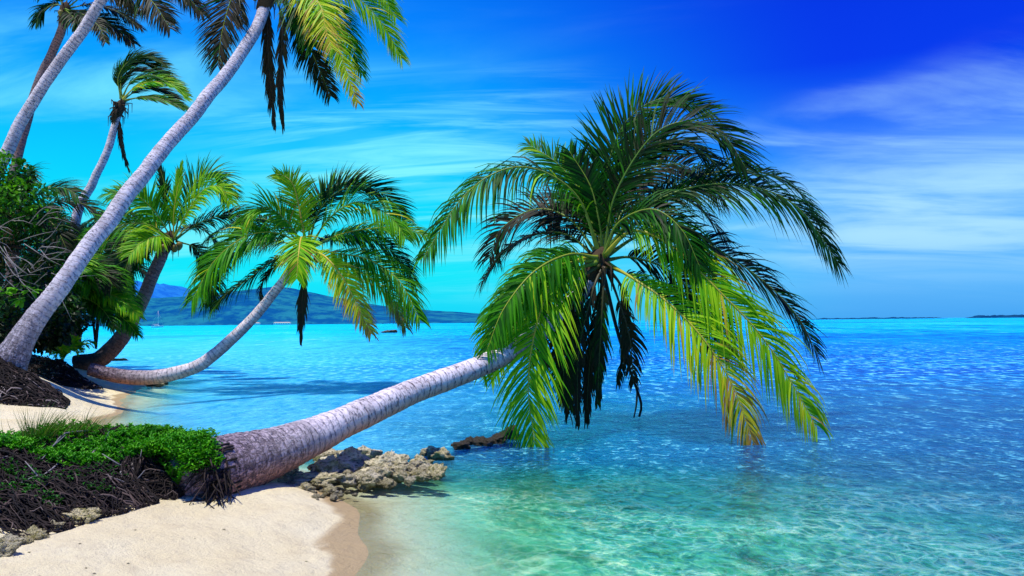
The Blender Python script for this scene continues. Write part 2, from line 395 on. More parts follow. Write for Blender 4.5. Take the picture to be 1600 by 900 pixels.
colw = t.mix(dark, colw, (.0, .08, .52))
weed = t.m('MULTIPLY', t.sstep(t.noise(t.scale(P, (.5, .7, 1)), 1.0, 5, .65, .4), .50, .62), t.m('MULTIPLY', side, t.m('SUBTRACT', 1.0, t.sstep(dist, 1.2, 1.5))))
colw = t.mix(t.m('MULTIPLY', weed, .8), colw, (.0, .075, .20))
greenf = t.m('MULTIPLY', t.m('SUBTRACT', 1.0, t.sstep(t.m('ADD', sh, t.m('MULTIPLY', patch, 4.0)), 4.5, 9.0)), t.m('MULTIPLY', t.sstep(side, .25, .7), t.m('SUBTRACT', 1.0, t.sstep(t.m('ADD', sy, t.m('MULTIPLY', t.m('SUBTRACT', patch, .5), 2.5)), 8.2, 10.4))))
colw = t.mix(greenf, colw, (.03, .56, .33))
# ripple glints and dark troughs painted into the body colour
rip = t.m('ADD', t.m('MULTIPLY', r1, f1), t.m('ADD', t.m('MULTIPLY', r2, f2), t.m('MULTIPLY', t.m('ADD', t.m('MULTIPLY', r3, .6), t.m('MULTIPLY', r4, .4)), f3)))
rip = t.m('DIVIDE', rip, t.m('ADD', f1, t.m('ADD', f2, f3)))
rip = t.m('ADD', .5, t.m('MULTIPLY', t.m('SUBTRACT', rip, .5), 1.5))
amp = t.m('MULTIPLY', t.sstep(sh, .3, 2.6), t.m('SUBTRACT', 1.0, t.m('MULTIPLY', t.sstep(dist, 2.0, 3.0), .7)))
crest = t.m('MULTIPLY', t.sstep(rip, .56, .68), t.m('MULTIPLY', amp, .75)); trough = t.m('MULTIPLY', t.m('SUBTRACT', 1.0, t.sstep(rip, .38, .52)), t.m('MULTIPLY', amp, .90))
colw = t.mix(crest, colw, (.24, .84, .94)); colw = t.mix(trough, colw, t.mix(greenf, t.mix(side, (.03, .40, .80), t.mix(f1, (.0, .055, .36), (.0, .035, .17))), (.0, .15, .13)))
# caustic light net painted into the transmitted tint and the near body colour
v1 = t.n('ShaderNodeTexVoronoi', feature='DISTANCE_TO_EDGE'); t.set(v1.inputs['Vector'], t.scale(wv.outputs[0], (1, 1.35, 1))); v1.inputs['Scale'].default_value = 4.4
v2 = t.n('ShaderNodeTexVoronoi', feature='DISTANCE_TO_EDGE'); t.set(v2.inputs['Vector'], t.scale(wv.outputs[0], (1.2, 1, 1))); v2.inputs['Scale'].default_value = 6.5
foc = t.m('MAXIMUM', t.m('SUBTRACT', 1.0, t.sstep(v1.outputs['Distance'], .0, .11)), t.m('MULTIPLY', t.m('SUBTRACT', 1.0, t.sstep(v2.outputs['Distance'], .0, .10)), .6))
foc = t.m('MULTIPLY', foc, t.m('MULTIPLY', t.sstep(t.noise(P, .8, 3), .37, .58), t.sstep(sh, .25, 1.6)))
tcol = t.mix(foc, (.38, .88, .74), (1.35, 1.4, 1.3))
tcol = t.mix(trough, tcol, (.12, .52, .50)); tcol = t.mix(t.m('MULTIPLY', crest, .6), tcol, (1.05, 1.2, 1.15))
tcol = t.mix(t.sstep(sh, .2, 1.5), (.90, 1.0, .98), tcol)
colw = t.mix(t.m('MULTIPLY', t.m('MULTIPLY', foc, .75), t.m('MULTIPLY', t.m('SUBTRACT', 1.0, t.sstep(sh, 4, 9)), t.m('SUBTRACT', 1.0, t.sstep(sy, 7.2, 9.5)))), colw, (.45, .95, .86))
murk = t.ramp(t.m('DIVIDE', t.m('ADD', t.m('MULTIPLY', sh, t.m('ADD', 1.0, t.m('MULTIPLY', t.m('MULTIPLY', t.m('SUBTRACT', 1.0, side), 1.2), t.sstep(sh, 1.8, 4.5)))), t.m('MULTIPLY', t.m('SUBTRACT', patch, .5), 3.0)), 20.0, clamp=True), [(0, (0, 0, 0)), (.05, (.06,) * 3), (.20, (.30,) * 3), (.42, (.72,) * 3), (1, (.97,) * 3)])
murk = t.m('MAXIMUM', murk, t.m('MULTIPLY', t.sstep(t.m('ADD', sy, t.m('MULTIPLY', t.m('SUBTRACT', patch, .5), 3.0)), 7.6, 11.0), t.m('MULTIPLY', .82, t.sstep(sh, .3, 2.0))))
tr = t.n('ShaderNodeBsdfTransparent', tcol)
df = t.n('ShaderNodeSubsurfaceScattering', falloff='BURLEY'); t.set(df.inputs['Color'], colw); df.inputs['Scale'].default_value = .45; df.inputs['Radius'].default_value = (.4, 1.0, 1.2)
body = t.n('ShaderNodeMixShader', murk); t.set(body.inputs[1], tr); t.set(body.inputs[2], df)
gl = t.n('ShaderNodeBsdfGlossy'); gl.inputs['Roughness'].default_value = .04; gl.inputs[0].default_value = (1, 1, 1, 1); t.set(gl.inputs['Normal'], bn)
fr = t.n('ShaderNodeFresnel'); fr.inputs[0].default_value = 1.33; t.set(fr.inputs[1], bn)
mx = t.n('ShaderNodeMixShader', t.m('MULTIPLY', fr.outputs[0], t.m('SUBTRACT', .78, t.m('MULTIPLY', t.sstep(dist, 1.05, 1.6), .43)))); t.set(mx.inputs[1], body); t.set(mx.inputs[2], gl)
t.set(out.inputs[0], mx)
M_water = mt
wx = axis([(-20000, -2000, 3000), (-2000, -200, 300), (-200, -20, 15), (-20, -12, 1), (-12, 8, .2), (8, 30, 1.5), (30, 200, 15), (200, 2000, 300), (2000, 20000, 3000)])
wy = axis([(-30, 2, 4), (2, 30, .25), (30, 100, 5), (100, 1000, 90), (1000, 40000, 3000)])
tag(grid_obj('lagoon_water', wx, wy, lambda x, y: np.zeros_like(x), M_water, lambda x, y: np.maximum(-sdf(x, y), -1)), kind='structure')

# ------------------------------------------------------------------ palms
CAMV = np.array([0, -1., .05])
def make_frond(root, pts, leaf=.75, n=70, face=0.0, droop=.9, tint=.45, tip=0.0, rib=.5, wid=.038, wind=.12, start=.16, dead=False, roll=0.0, name='frond', fwd=58, spread=1.0, ribr=.024, seed=None):
    tint += (0 if dead else -.06 if .2 < tint < .45 else .04 if tint >= .55 else 0); P, L = catmull(pts, 60); face = .3 + .7 * face; n = int(n * (1.5 if wid < .045 else 1.8)); leaf *= 1.25; wid *= .94 if wid < .045 else .80  # dark tints lowered, bright ones raised: sun and shade put into leaf colour
    T = np.gradient(P, axis=0); T /= np.linalg.norm(T, axis=1)[:, None]
    mid = P[30]; nm = mid - (P[0] + P[-1]) / 2
    if np.linalg.norm(nm) < .05 * L: nm = np.array([0, 0, 1.])
    Nref = nrm(nrm(nm) * (1 - face) + np.array([0, 0, .25]) * (1 - face) + CAMV * face)
    lb = MB(); rb = MB(); nseg = 5
    q = np.linspace(0, 1, nseg + 1)
    wprof = np.array([.45, 1, .95, .75, .45, .03])
    for i in range(n):
        tt = start + (1 - start) * (i + .5) / n
        fi = tt * 59; i0 = min(int(fi), 58); fr = fi - i0
        p = P[i0] * (1 - fr) + P[i0 + 1] * fr; T0 = nrm(T[i0] * (1 - fr) + T[i0 + 1] * fr)
        S = np.cross(T0, Nref)
        S = nrm(S); N = np.cross(S, T0)
        if roll:
            c, s_ = math.cos(roll), math.sin(roll); S, N = S * c + N * s_, N * c - S * s_
        prof = (min(1, .45 + 2.2 * (tt - start))) * (1 - .62 * max(0, (tt - .45) / .55) ** 1.6)
        for sd in (-1, 1):
            if random.random() < .06: continue
            ln = leaf * prof * random.uniform(.74, 1.1) * (random.uniform(.4, .8) if random.random() < .07 else 1)
            a = R(fwd - 22 * tt + random.uniform(-9, 9) + 11 * noise.noise(Vector((tt * 9, sd * 3.3, p[0] * 1.7)))); vup = R(random.uniform(0, 22))
            d = math.cos(a) * T0 + math.sin(a) * (sd * S * math.cos(vup) * spread + N * math.sin(vup))
            d = nrm(d); w = nrm(np.cross(d, N) + rng.normal(0, .22, 3))
            pts_ = [p.copy()]; cur = p.copy(); dr = droop * random.uniform(.7, 1.35) * (1 + .5 * noise.noise(Vector((tt * 7, sd * 5.1, p[2] * 2)))) * (2.4 if random.random() < .06 else 1)
            for k in range(nseg):
                d = nrm(d + np.array([wind * .5, 0, -1.0]) * dr * (.10 + .86 * k / nseg) * .48)
                cur = cur + d * ln / nseg; pts_.append(cur.copy())
            pts_ = np.array(pts_); ww = wid * (.6 + .4 * prof) * random.uniform(.8, 1.15)
            off = (wprof * ww / 2)[:, None] * w
            V = np.empty((2 * (nseg + 1), 3)); V[0::2] = pts_ - off; V[1::2] = pts_ + off
            F = [(2 * k, 2 * k + 1, 2 * k + 3, 2 * k + 2) for k in range(nseg)]
            tv = tint + (random.uniform(-.10, .10) if tint > .3 else random.uniform(-.05, .05)) + tip * tt ** 2
            q_ = random.random()
            if not dead: tv += .16 if q_ < .06 else (.34 if q_ < .08 and tint > .35 else 0)
            lb.add(V, F, np.clip(np.repeat(tv + .05 * q + (.12 * q ** 4 if tip > .15 else 0), 2), 0, 1))
    rt = np.linspace(0, 1, 60)
    rb.tube(P, ribr * (1 - .86 * rt) * (1 + 1.2 * np.exp(-rt * 14)), 6, np.clip(rib + .1 * rt, 0, 1))
    o = lb.build(name, M_frond, root)
    r = rb.build('midrib', M_rib, o)
    return o
def frond_dir(base, az, el, L, bend=1.0, wind=.25, n=9):
    p = np.array(base, float); a, e = R(az), R(el)
    d = np.array([math.cos(a) * math.cos(e), math.sin(a) * math.cos(e), math.sin(e)])
    out = [p.copy()]
    for k in range(n):
        d = nrm(d + np.array([wind, 0, -1.0]) * bend * (k + 1) / n * .42)
        p = p + d * L / n; out.append(p.copy())
    return out
def make_trunk(root, pts, mat, sides=22, step=.03, ring=.05, rough=.03):
    """pts = (x,y,z,r)"""
    C, L = catmull(pts, 80)
    n = int(L / step); C, L = catmull(pts, n)
    al = np.linspace(0, L, n); P = C[:, :3].copy(); rr = C[:, 3]
    for i_ in range(n): P[i_] += np.array(noise.noise_vector(Vector(P[i_]) * 1.1)) * rr[i_] * .22
    T = np.gradient(P, axis=0); T /= np.linalg.norm(T, axis=1)[:, None]
    ang = np.linspace(0, 2 * math.pi, sides, endpoint=False)
    A = np.cross(T[0], [0, 1., 0.2]); A = nrm(A); vs = []
    for i in range(n):
        A = nrm(A - T[i] * A.dot(T[i])); B = np.cross(T[i], A)
        ph = (al[i] / (.085 + .03 * math.sin(al[i] * .7))) % 1.0
        row = []
        for k, g in enumerate(ang):
            d = math.cos(g) * A + math.sin(g) * B
            v = P[i] + d * rr[i]
            nz = noise.noise(Vector(v) * 3.2) * rough * 1.6 + noise.noise(Vector(v) * 14) * rough * .6
            row.append(P[i] + d * rr[i] * (1 + ring * (.5 - ph) * (.6 + .8 * noise.noise(Vector(v) * 2)) + nz))
        vs += row
    fs = []
    for i in range(n - 1):
        for k in range(sides):
            k2 = (k + 1) % sides
            fs.append((i * sides + k, i * sides + k2, (i + 1) * sides + k2, (i + 1) * sides + k))
    fs.append(tuple(range(sides))[::-1]); fs.append(tuple((n - 1) * sides + k for k in range(sides)))
    b = MB(); b.add(vs, fs, np.repeat(al, sides))
    o = b.build('trunk', mat, root)
    for nm, fn in (('ring_a', np.cos), ('ring_b', np.sin)):
        a_ = o.data.attributes.new(nm, 'FLOAT', 'POINT'); a_.data.foreach_set('value', (rr[:, None] * fn(ang)[None]).ravel().astype(np.float32))
    return o
def coconuts(root, c, n, r=.1, spread=.28):
    for k in range(n):
        a = k * 2.4; p = np.array(c) + np.array([math.cos(a) * spread, math.sin(a) * spread, -.06 - .05 * (k % 3)])
        b = MB(); vs = []; fs = []
        for i in range(9):
            th = math.pi * i / 8
            rr = math.sin(th) * r * (1 + .12 * math.cos(th))
            for j in range(12):
                ph = 2 * math.pi * j / 12; q = 1 + .05 * math.cos(3 * ph)
                vs.append(p + np.array([rr * q * math.cos(ph), rr * q * math.sin(ph), r * 1.28 * math.cos(th)]))
        for i in range(8):
            for j in range(12):
                j2 = (j + 1) % 12; fs.append((i * 12 + j, i * 12 + j2, (i + 1) * 12 + j2, (i + 1) * 12 + j))
        b.add(vs, fs, .5); b.build('coconut', M_coco, root)
def crown_heart(root, c, r=.2, h=.55, lean=(0, 0, 1)):
    r *= .72; h *= .72
    """fibrous sheath and old leaf bases where the fronds join the trunk"""
    b = MB(); l = nrm(np.array(lean, float)); c = np.array(c)
    P = [c - l * h * 1.5, c - l * h * .5, c + l * h * .2, c + l * h * .5, c + l * h * .7]
    b.tube(P, [r * .75, r * 1.1, r * 1.0, r * .6, r * .15], 12, .3)
    for k in range(26):
        d = nrm(rng.normal(0, 1, 3) + np.array([0, 0, -.3])); p0 = c + d * r * .6 - l * random.uniform(-.1, .25)
        p1 = p0 + d * random.uniform(.12, .35); p2 = p1 + np.array([0, 0, -random.uniform(.08, .4)])
        b.tube([p0, p1, p2], [.03, .018, .006], 5, .3)
    b.build('leaf_sheath', M_fibre, root)
def palm(label, trunk_px, mat, fronds, crop, heart=None, group='coconut palms leaning over the lagoon', nuts=0, sides=20, heart_r=.2, step=.03, fill=(), thin=1.0):
    """trunk_px = (px,py,Y,r); frond points are (cx,cy,Y) of a crop (ox,oy,s)"""
    tp = [(*at(a, b_, Y), r * thin) for a, b_, Y, r in trunk_px]
    root = empty('palm_tree', tp[0][:3]); tag(root, label, 'palm tree', group)
    make_trunk(root, tp, mat, sides, step)
    ox, oy, s = crop; top = np.array(tp[-1][:3])
    crown_heart(root, top, heart_r, heart_r * 2.4, top - np.array(tp[-2][:3]))
    for fpts, kw in fronds:
        pts = [at(ox + a * s, oy + b_ * s, Y) for a, b_, Y in fpts]
        make_frond(root, pts, **kw)
    for az, el, L, kw in fill:
        k2 = dict(kw); bend = k2.pop('bend', 1.0); wnd = k2.pop('w', .2)
        make_frond(root, frond_dir(top + np.array([0, 0, .05]), az, el, L, bend, wnd), **k2)
    if nuts: coconuts(root, top - np.array([0, 0, .12]), nuts, spread=heart_r * 1.4)
    return root

# --- the palm lying out over the water (front)
CR = (640, 100, 700 / 925)
Y0 = 12.8
D = dict
hero = [
 ([(402, 400, Y0), (425, 270, Y0 - .1), (500, 150, Y0 - .2), (580, 118, Y0 - .3), (650, 150, Y0 - .4), (695, 215, Y0 - .5)], D(face=.35, leaf=.98, n=95, tint=.33, droop=.55, rib=.40, wind=.9)),
 ([(398, 400, Y0 + .2), (400, 260, Y0 + .3), (440, 130, Y0 + .4), (520, 72, Y0 + .4), (620, 95, Y0 + .5)], D(face=.55, leaf=.78, n=90, tint=.38, droop=.20, rib=.35, wind=.7)),
 ([(398, 390, Y0 + .1), (412, 280, Y0 + .3), (470, 190, Y0 + .6), (560, 160, Y0 + .9), (640, 210, Y0 + 1.1)], D(face=.4, leaf=.9, n=80, tint=.32, droop=.5, wind=.6)),
 ([(392, 395, Y0), (350, 280, Y0 - .2), (275, 222, Y0 - .4), (195, 218, Y0 - .6), (110, 275, Y0 - .8), (28, 400, Y0 - 1)], D(face=.15, leaf=.85, n=85, tint=.42, droop=2.1, tip=.05, wind=.1)),
 ([(394, 395, Y0 + .2), (360, 280, Y0 + .4), (310, 210, Y0 + .6), (245, 165, Y0 + .8)], D(face=.5, leaf=.62, n=60, tint=.45, droop=.6)),
 ([(390, 405, Y0 + .3), (330, 355, Y0 + .7), (270, 350, Y0 + 1.1), (200, 385, Y0 + 1.5), (150, 450, Y0 + 1.8)], D(face=.2, leaf=.8, n=70, tint=.26, droop=.9)),
 ([(395, 410, Y0), (355, 402, Y0 - .5), (300, 445, Y0 - 1.0), (262, 540, Y0 - 1.35), (245, 660, Y0 - 1.5), (258, 785, Y0 - 1.6)], D(face=.75, leaf=.86, n=95, tint=.62, droop=.75, rib=.85, wid=.034, ribr=.026)),
 ([(402, 420, Y0 + .1), (388, 510, Y0 - .1), (372, 620, Y0 - .1), (365, 735, Y0)], D(face=.6, leaf=.36, n=55, tint=.15, droop=1.6, rib=.2, dead=True, name='dead_frond', fwd=42)),
 ([(396, 420, Y0 + .4), (350, 480, Y0 + .3), (325, 600, Y0 + .3), (330, 720, Y0 + .3)], D(face=.6, leaf=.55, n=60, tint=.25, droop=1.6, rib=.25, fwd=48)),
 ([(394, 415, Y0 - .2), (352, 450, Y0 - .6), (322, 560, Y0 - .8), (318, 690, Y0 - .8)], D(face=.8, leaf=.5, n=60, tint=.30, droop=.7, rib=.25, fwd=45)),
 ([(398, 420, Y0 - .2), (378, 470, Y0 - .5), (350, 590, Y0 - .6), (346, 742, Y0 - .6)], D(face=.8, leaf=.30, n=50, tint=.14, droop=1.7, rib=.2, dead=True, name='dead_frond', fwd=40)),
 ([(402, 420, Y0 - .2), (398, 500, Y0 - .4), (392, 600, Y0 - .4), (388, 700, Y0 - .4)], D(face=.8, leaf=.34, n=45, tint=.28, droop=1.7, rib=.2, fwd=45)),
 ([(406, 418, Y0 + .3), (440, 470, Y0 + .3), (445, 580, Y0 + .4), (430, 660, Y0 + .5)], D(face=.6, leaf=.32, n=38, tint=.28, droop=1.6, rib=.2, fwd=45)),
 ([(406, 420, Y0 + .1), (432, 490, Y0 - .1), (455, 570, Y0), (462, 660, Y0 + .1)], D(face=.3, leaf=.4, n=30, tint=.15, droop=1.2, rib=.15, dead=True, name='dead_frond', start=.3)),
 ([(403, 395, Y0 - .1), (460, 345, Y0 - .7), (540, 375, Y0 - 1.0), (640, 470, Y0 - 1.2), (740, 580, Y0 - 1.25), (840, 748, Y0 - 1.3)], D(face=.5, leaf=.92, n=105, tint=.62, droop=1.9, rib=.82, wid=.036, ribr=.026, tip=.12)),
 ([(405, 410, Y0), (465, 445, Y0 - .7), (530, 490, Y0 - 1.1), (600, 560, Y0 - 1.4), (665, 660, Y0 - 1.5), (712, 788, Y0 - 1.6)], D(face=.5, leaf=.78, n=85, tint=.58, droop=1.6, rib=.8, tip=.45, wid=.034)),
 ([(403, 392, Y0), (470, 310, Y0 - .3), (570, 258, Y0 - .5), (690, 250, Y0 - .5), (800, 295, Y0 - .4), (885, 410, Y0 - .3)], D(face=.25, leaf=.92, n=100, tint=.36, droop=1.7, rib=.45, wind=.5)),
 ([(403, 398, Y0 + .3), (490, 350, Y0 + .5), (600, 365, Y0 + .7), (720, 440, Y0 + .9), (800, 520, Y0 + 1), (842, 600, Y0 + 1.1)], D(face=.35, leaf=.9, n=90, tint=.30, droop=.9, wind=.4)),
 ([(403, 388, Y0 + .4), (480, 300, Y0 + .8), (580, 240, Y0 + 1.1), (690, 218, Y0 + 1.3), (790, 250, Y0 + 1.5), (850, 330, Y0 + 1.6)], D(face=.3, leaf=.85, n=80, tint=.34, droop=.9, wind=.5)),
 ([(402, 390, Y0 + .6), (450, 290, Y0 + 1.2), (510, 260, Y0 + 1.9), (590, 290, Y0 + 2.4), (660, 370, Y0 + 2.7)], D(face=.3, leaf=.85, n=70, tint=.28, droop=.9)),
 ([(398, 392, Y0 + .5), (360, 300, Y0 + 1.2), (310, 270, Y0 + 1.9), (250, 310, Y0 + 2.5)], D(face=.3, leaf=.8, n=60, tint=.28, droop=.9)),
 ([(406, 415, Y0 + .5), (480, 450, Y0 + .9), (560, 500, Y0 + 1.2), (620, 600, Y0 + 1.4)], D(face=.4, leaf=.75, n=60, tint=.27, droop=.9)),
 ([(385, 410, Y0 - .3), (310, 440, Y0 - .7), (225, 530, Y0 - .9), (168, 650, Y0 - 1.0)], D(face=.7, leaf=.5, n=60, tint=.32, droop=.9, tip=.40, rib=.5)),
 ([(386, 400, Y0 - .2), (330, 393, Y0 - .9), (258, 428, Y0 - 1.4), (195, 505, Y0 - 1.7), (160, 590, Y0 - 1.8)], D(face=.65, leaf=.62, n=70, tint=.46, droop=1.5, rib=.6)),
 ([(388, 405, Y0 - .2), (310, 415, Y0 - .9), (235, 460, Y0 - 1.3), (172, 545, Y0 - 1.5), (150, 640, Y0 - 1.55)], D(face=.7, leaf=.52, n=60, tint=.48, droop=1.2, tip=.15, rib=.6)),
 ([(392, 400, Y0 + .5), (330, 320, Y0 + .9), (260, 300, Y0 + 1.2), (190, 340, Y0 + 1.4), (165, 400, Y0 + 1.5)], D(face=.5, leaf=.8, n=60, tint=.24, droop=.8)),
 ([(400, 400, Y0 + .7), (380, 330, Y0 + 1.1), (330, 290, Y0 + 1.4), (290, 330, Y0 + 1.6)], D(face=.6, leaf=.8, n=55, tint=.22, droop=.8)),
 ([(404, 400, Y0 + .7), (450, 340, Y0 + 1.2), (520, 330, Y0 + 1.6), (590, 390, Y0 + 1.8), (640, 470, Y0 + 1.9)], D(face=.6, leaf=.9, n=65, tint=.22, droop=.8)),
 ([(404, 405, Y0 + .6), (460, 400, Y0 + 1.0), (540, 430, Y0 + 1.3), (620, 520, Y0 + 1.5), (660, 600, Y0 + 1.6)], D(face=.7, leaf=.85, n=65, tint=.23, droop=.8)),
 ([(398, 405, Y0 + .5), (350, 400, Y0 + .7), (300, 440, Y0 + .8), (270, 520, Y0 + .8), (268, 610, Y0 + .8)], D(face=.7, leaf=.75, n=60, tint=.24, droop=.7)),
 ([(402, 395, Y0 + .8), (430, 280, Y0 + 1.3), (500, 215, Y0 + 1.7), (580, 215, Y0 + 2.0), (650, 280, Y0 + 2.2)], D(face=.6, leaf=.9, n=65, tint=.22, droop=.7, wind=.5)),
 ([(400, 390, Y0 + .1), (390, 320, Y0), (372, 250, Y0), (330, 180, Y0 + .1)], D(face=.6, leaf=.55, n=60, tint=.38, droop=.35)),
 ([(400, 400, Y0 - .1), (430, 330, Y0 - .4), (500, 300, Y0 - .8), (560, 340, Y0 - 1.1), (600, 420, Y0 - 1.2)], D(face=.3, leaf=.75, n=65, tint=.38, droop=1.2, wind=.4)),
]
hero_trunk = [(262, 768, 7.15, 0.22), (300, 746, 7.3, 0.335), (350, 731, 7.6, 0.315), (426, 711, 8.2, 0.255), (518, 669, 9.1, 0.195), (611, 626, 9.95, 0.166), (690, 593, 10.6, 0.154), (757, 566, 11.15, 0.146), (840, 523, 11.8, 0.14), (905, 460, 12.5, 0.135), (936, 405, 12.8, 0.13)]
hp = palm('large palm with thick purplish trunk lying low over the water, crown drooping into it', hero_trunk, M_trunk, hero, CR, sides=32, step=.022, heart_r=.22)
# bare flower stalk hanging to the water
b = MB(); P, _ = catmull([at(640 + a * CR[2], 100 + c * CR[2], Y) for a, c, Y in [(400, 430, Y0), (430, 555, Y0 + .6), (458, 640, Y0 + 1.1), (478, 700, Y0 + 1.6), (474, 728, Y0 + 1.7)]], 24)
b.tube(P, np.linspace(.035, .022, 24), 7, .1)
P2, _ = catmull([at(640 + a * CR[2], 100 + c * CR[2], Y) for a, c, Y in [(470, 675, Y0 + 1.45), (468, 705, Y0 + 1.4), (463, 730, Y0 + 1.4)]], 8)
b.tube(P2, np.linspace(.02, .012, 8), 6, .1)
b.build('flower_stalk', M_rib, hp)

# --- middle palm with the bent trunk
CM = (280, 240, 400 / 1024)
Ym = 21.0
def ff(*a): return [(x, y, Ym + dy) for x, y, dy in a]
mid = [
 (ff((510, 380, 0), (488, 260, 0), (462, 140, .1), (430, 95, .2), (385, 80, .3)), D(face=.6, leaf=.62, n=60, tint=.66, droop=.4, rib=.95, wid=.05, ribr=.04)),
 (ff((515, 370, .2), (560, 230, .4), (640, 150, .5), (740, 130, .6), (840, 180, .7), (905, 270, .8)), D(face=.4, leaf=.9, n=70, tint=.36, droop=.35, wid=.05)),
 (ff((515, 370, .5), (530, 250, .9), (580, 160, 1.2), (660, 115, 1.4), (740, 120, 1.5)), D(face=.5, leaf=.8, n=60, tint=.40, droop=.2, wid=.05)),
 (ff((525, 370, -.1), (600, 260, -.4), (700, 195, -.6), (790, 215, -.8), (870, 280, -.9), (905, 340, -1)), D(face=.3, leaf=.9, n=65, tint=.52, droop=1.1, wid=.05)),
 (ff((530, 370, .1), (640, 325, 0), (760, 300, -.1), (890, 298, -.2), (1000, 328, -.2)), D(face=.3, leaf=.75, n=70, tint=.50, droop=1.2, rib=.75, wid=.05)),
 (ff((530, 375, .4), (660, 330, .7), (790, 350, .9), (890, 430, 1.1), (945, 520, 1.3)), D(face=.25, leaf=1.0, n=70, tint=.36, droop=1.2, wid=.05)),
 (ff((530, 385, -.2), (640, 400, -.6), (760, 425, -.9), (880, 510, -1.1), (962, 665, -1.3)), D(face=.3, leaf=.95, n=75, tint=.50, droop=1.2, wid=.05, rib=.7)),
 (ff((510, 385, -.1), (490, 335, -.7), (478, 400, -1.3), (470, 500, -1.5)), D(face=.85, leaf=.78, n=50, tint=.64, droop=.5, rib=.95, wid=.055, ribr=.04)),
 (ff((515, 385, -.2), (580, 410, -.8), (650, 490, -1.2), (710, 600, -1.4), (768, 720, -1.5)), D(face=.7, leaf=.62, n=70, tint=.70, droop=.7, rib=.95, tip=.28, wid=.05, ribr=.035)),
 (ff((520, 385, .1), (620, 430, .2), (740, 480, .3), (840, 560, .3), (905, 695, .3)), D(face=.4, leaf=.75, n=60, tint=.72, droop=1.2, tip=.30, wid=.05, rib=.8)),
 (ff((505, 380, -.1), (430, 270, -.4), (350, 215, -.6), (280, 240, -.8), (225, 330, -.9)), D(face=.3, leaf=.8, n=60, tint=.55, droop=1.2, wid=.05)),
 (ff((505, 380, -.1), (400, 320, -.6), (270, 330, -1.0), (140, 430, -1.2), (50, 590, -1.4)), D(face=.35, leaf=.98, n=80, tint=.50, droop=1.2, rib=.7, wid=.05)),
 (ff((505, 382, .2), (380, 350, .3), (250, 380, .4), (150, 480, .4), (100, 610, .4)), D(face=.3, leaf=.9, n=70, tint=.40, droop=1.3, wid=.05)),
 (ff((505, 390, .3), (390, 420, .6), (280, 500, .9), (190, 560, 1), (130, 630, 1.1)), D(face=.4, leaf=.75, n=60, tint=.38, droop=1.2, wid=.05)),
 (ff((500, 380, .4), (420, 300, .9), (320, 260, 1.3), (190, 290, 1.7), (80, 370, 2)), D(face=.2, leaf=.85, n=65, tint=.33, droop=1.1, wid=.05)),
 (ff((500, 400, .1), (497, 500, -.1), (490, 620, -.1), (486, 740, 0)), D(face=.5, leaf=.5, n=50, tint=.10, droop=1.1, rib=.1, dead=True, name='dead_frond', wid=.06, fwd=25)),
 (ff((500, 410, .3), (400, 440, .6), (330, 520, .8), (335, 600, .9)), D(face=.4, leaf=.4, n=35, tint=.15, droop=1.1, rib=.2, dead=True, name='dead_frond', wid=.05)),
 (ff((515, 380, .6), (600, 340, 1.4), (690, 340, 2.0), (760, 420, 2.4)), D(face=.2, leaf=.9, n=55, tint=.32, droop=1.1, wid=.05)),
]
palm('palm with upswept curved trunk and yellow-green crown above the cove', [(140, 577, 20.4, .22), (185, 588, 20.5, .25), (240, 590, 20.6, .25), (290, 579, 20.7, .23), (330, 557, 20.8, .21), (380, 512, 20.9, .19), (430, 455, 21, .165), (478, 392, 21, .15)], M_trunk, mid, CM, nuts=5, heart_r=.26, thin=.74, sides=18, step=.035)

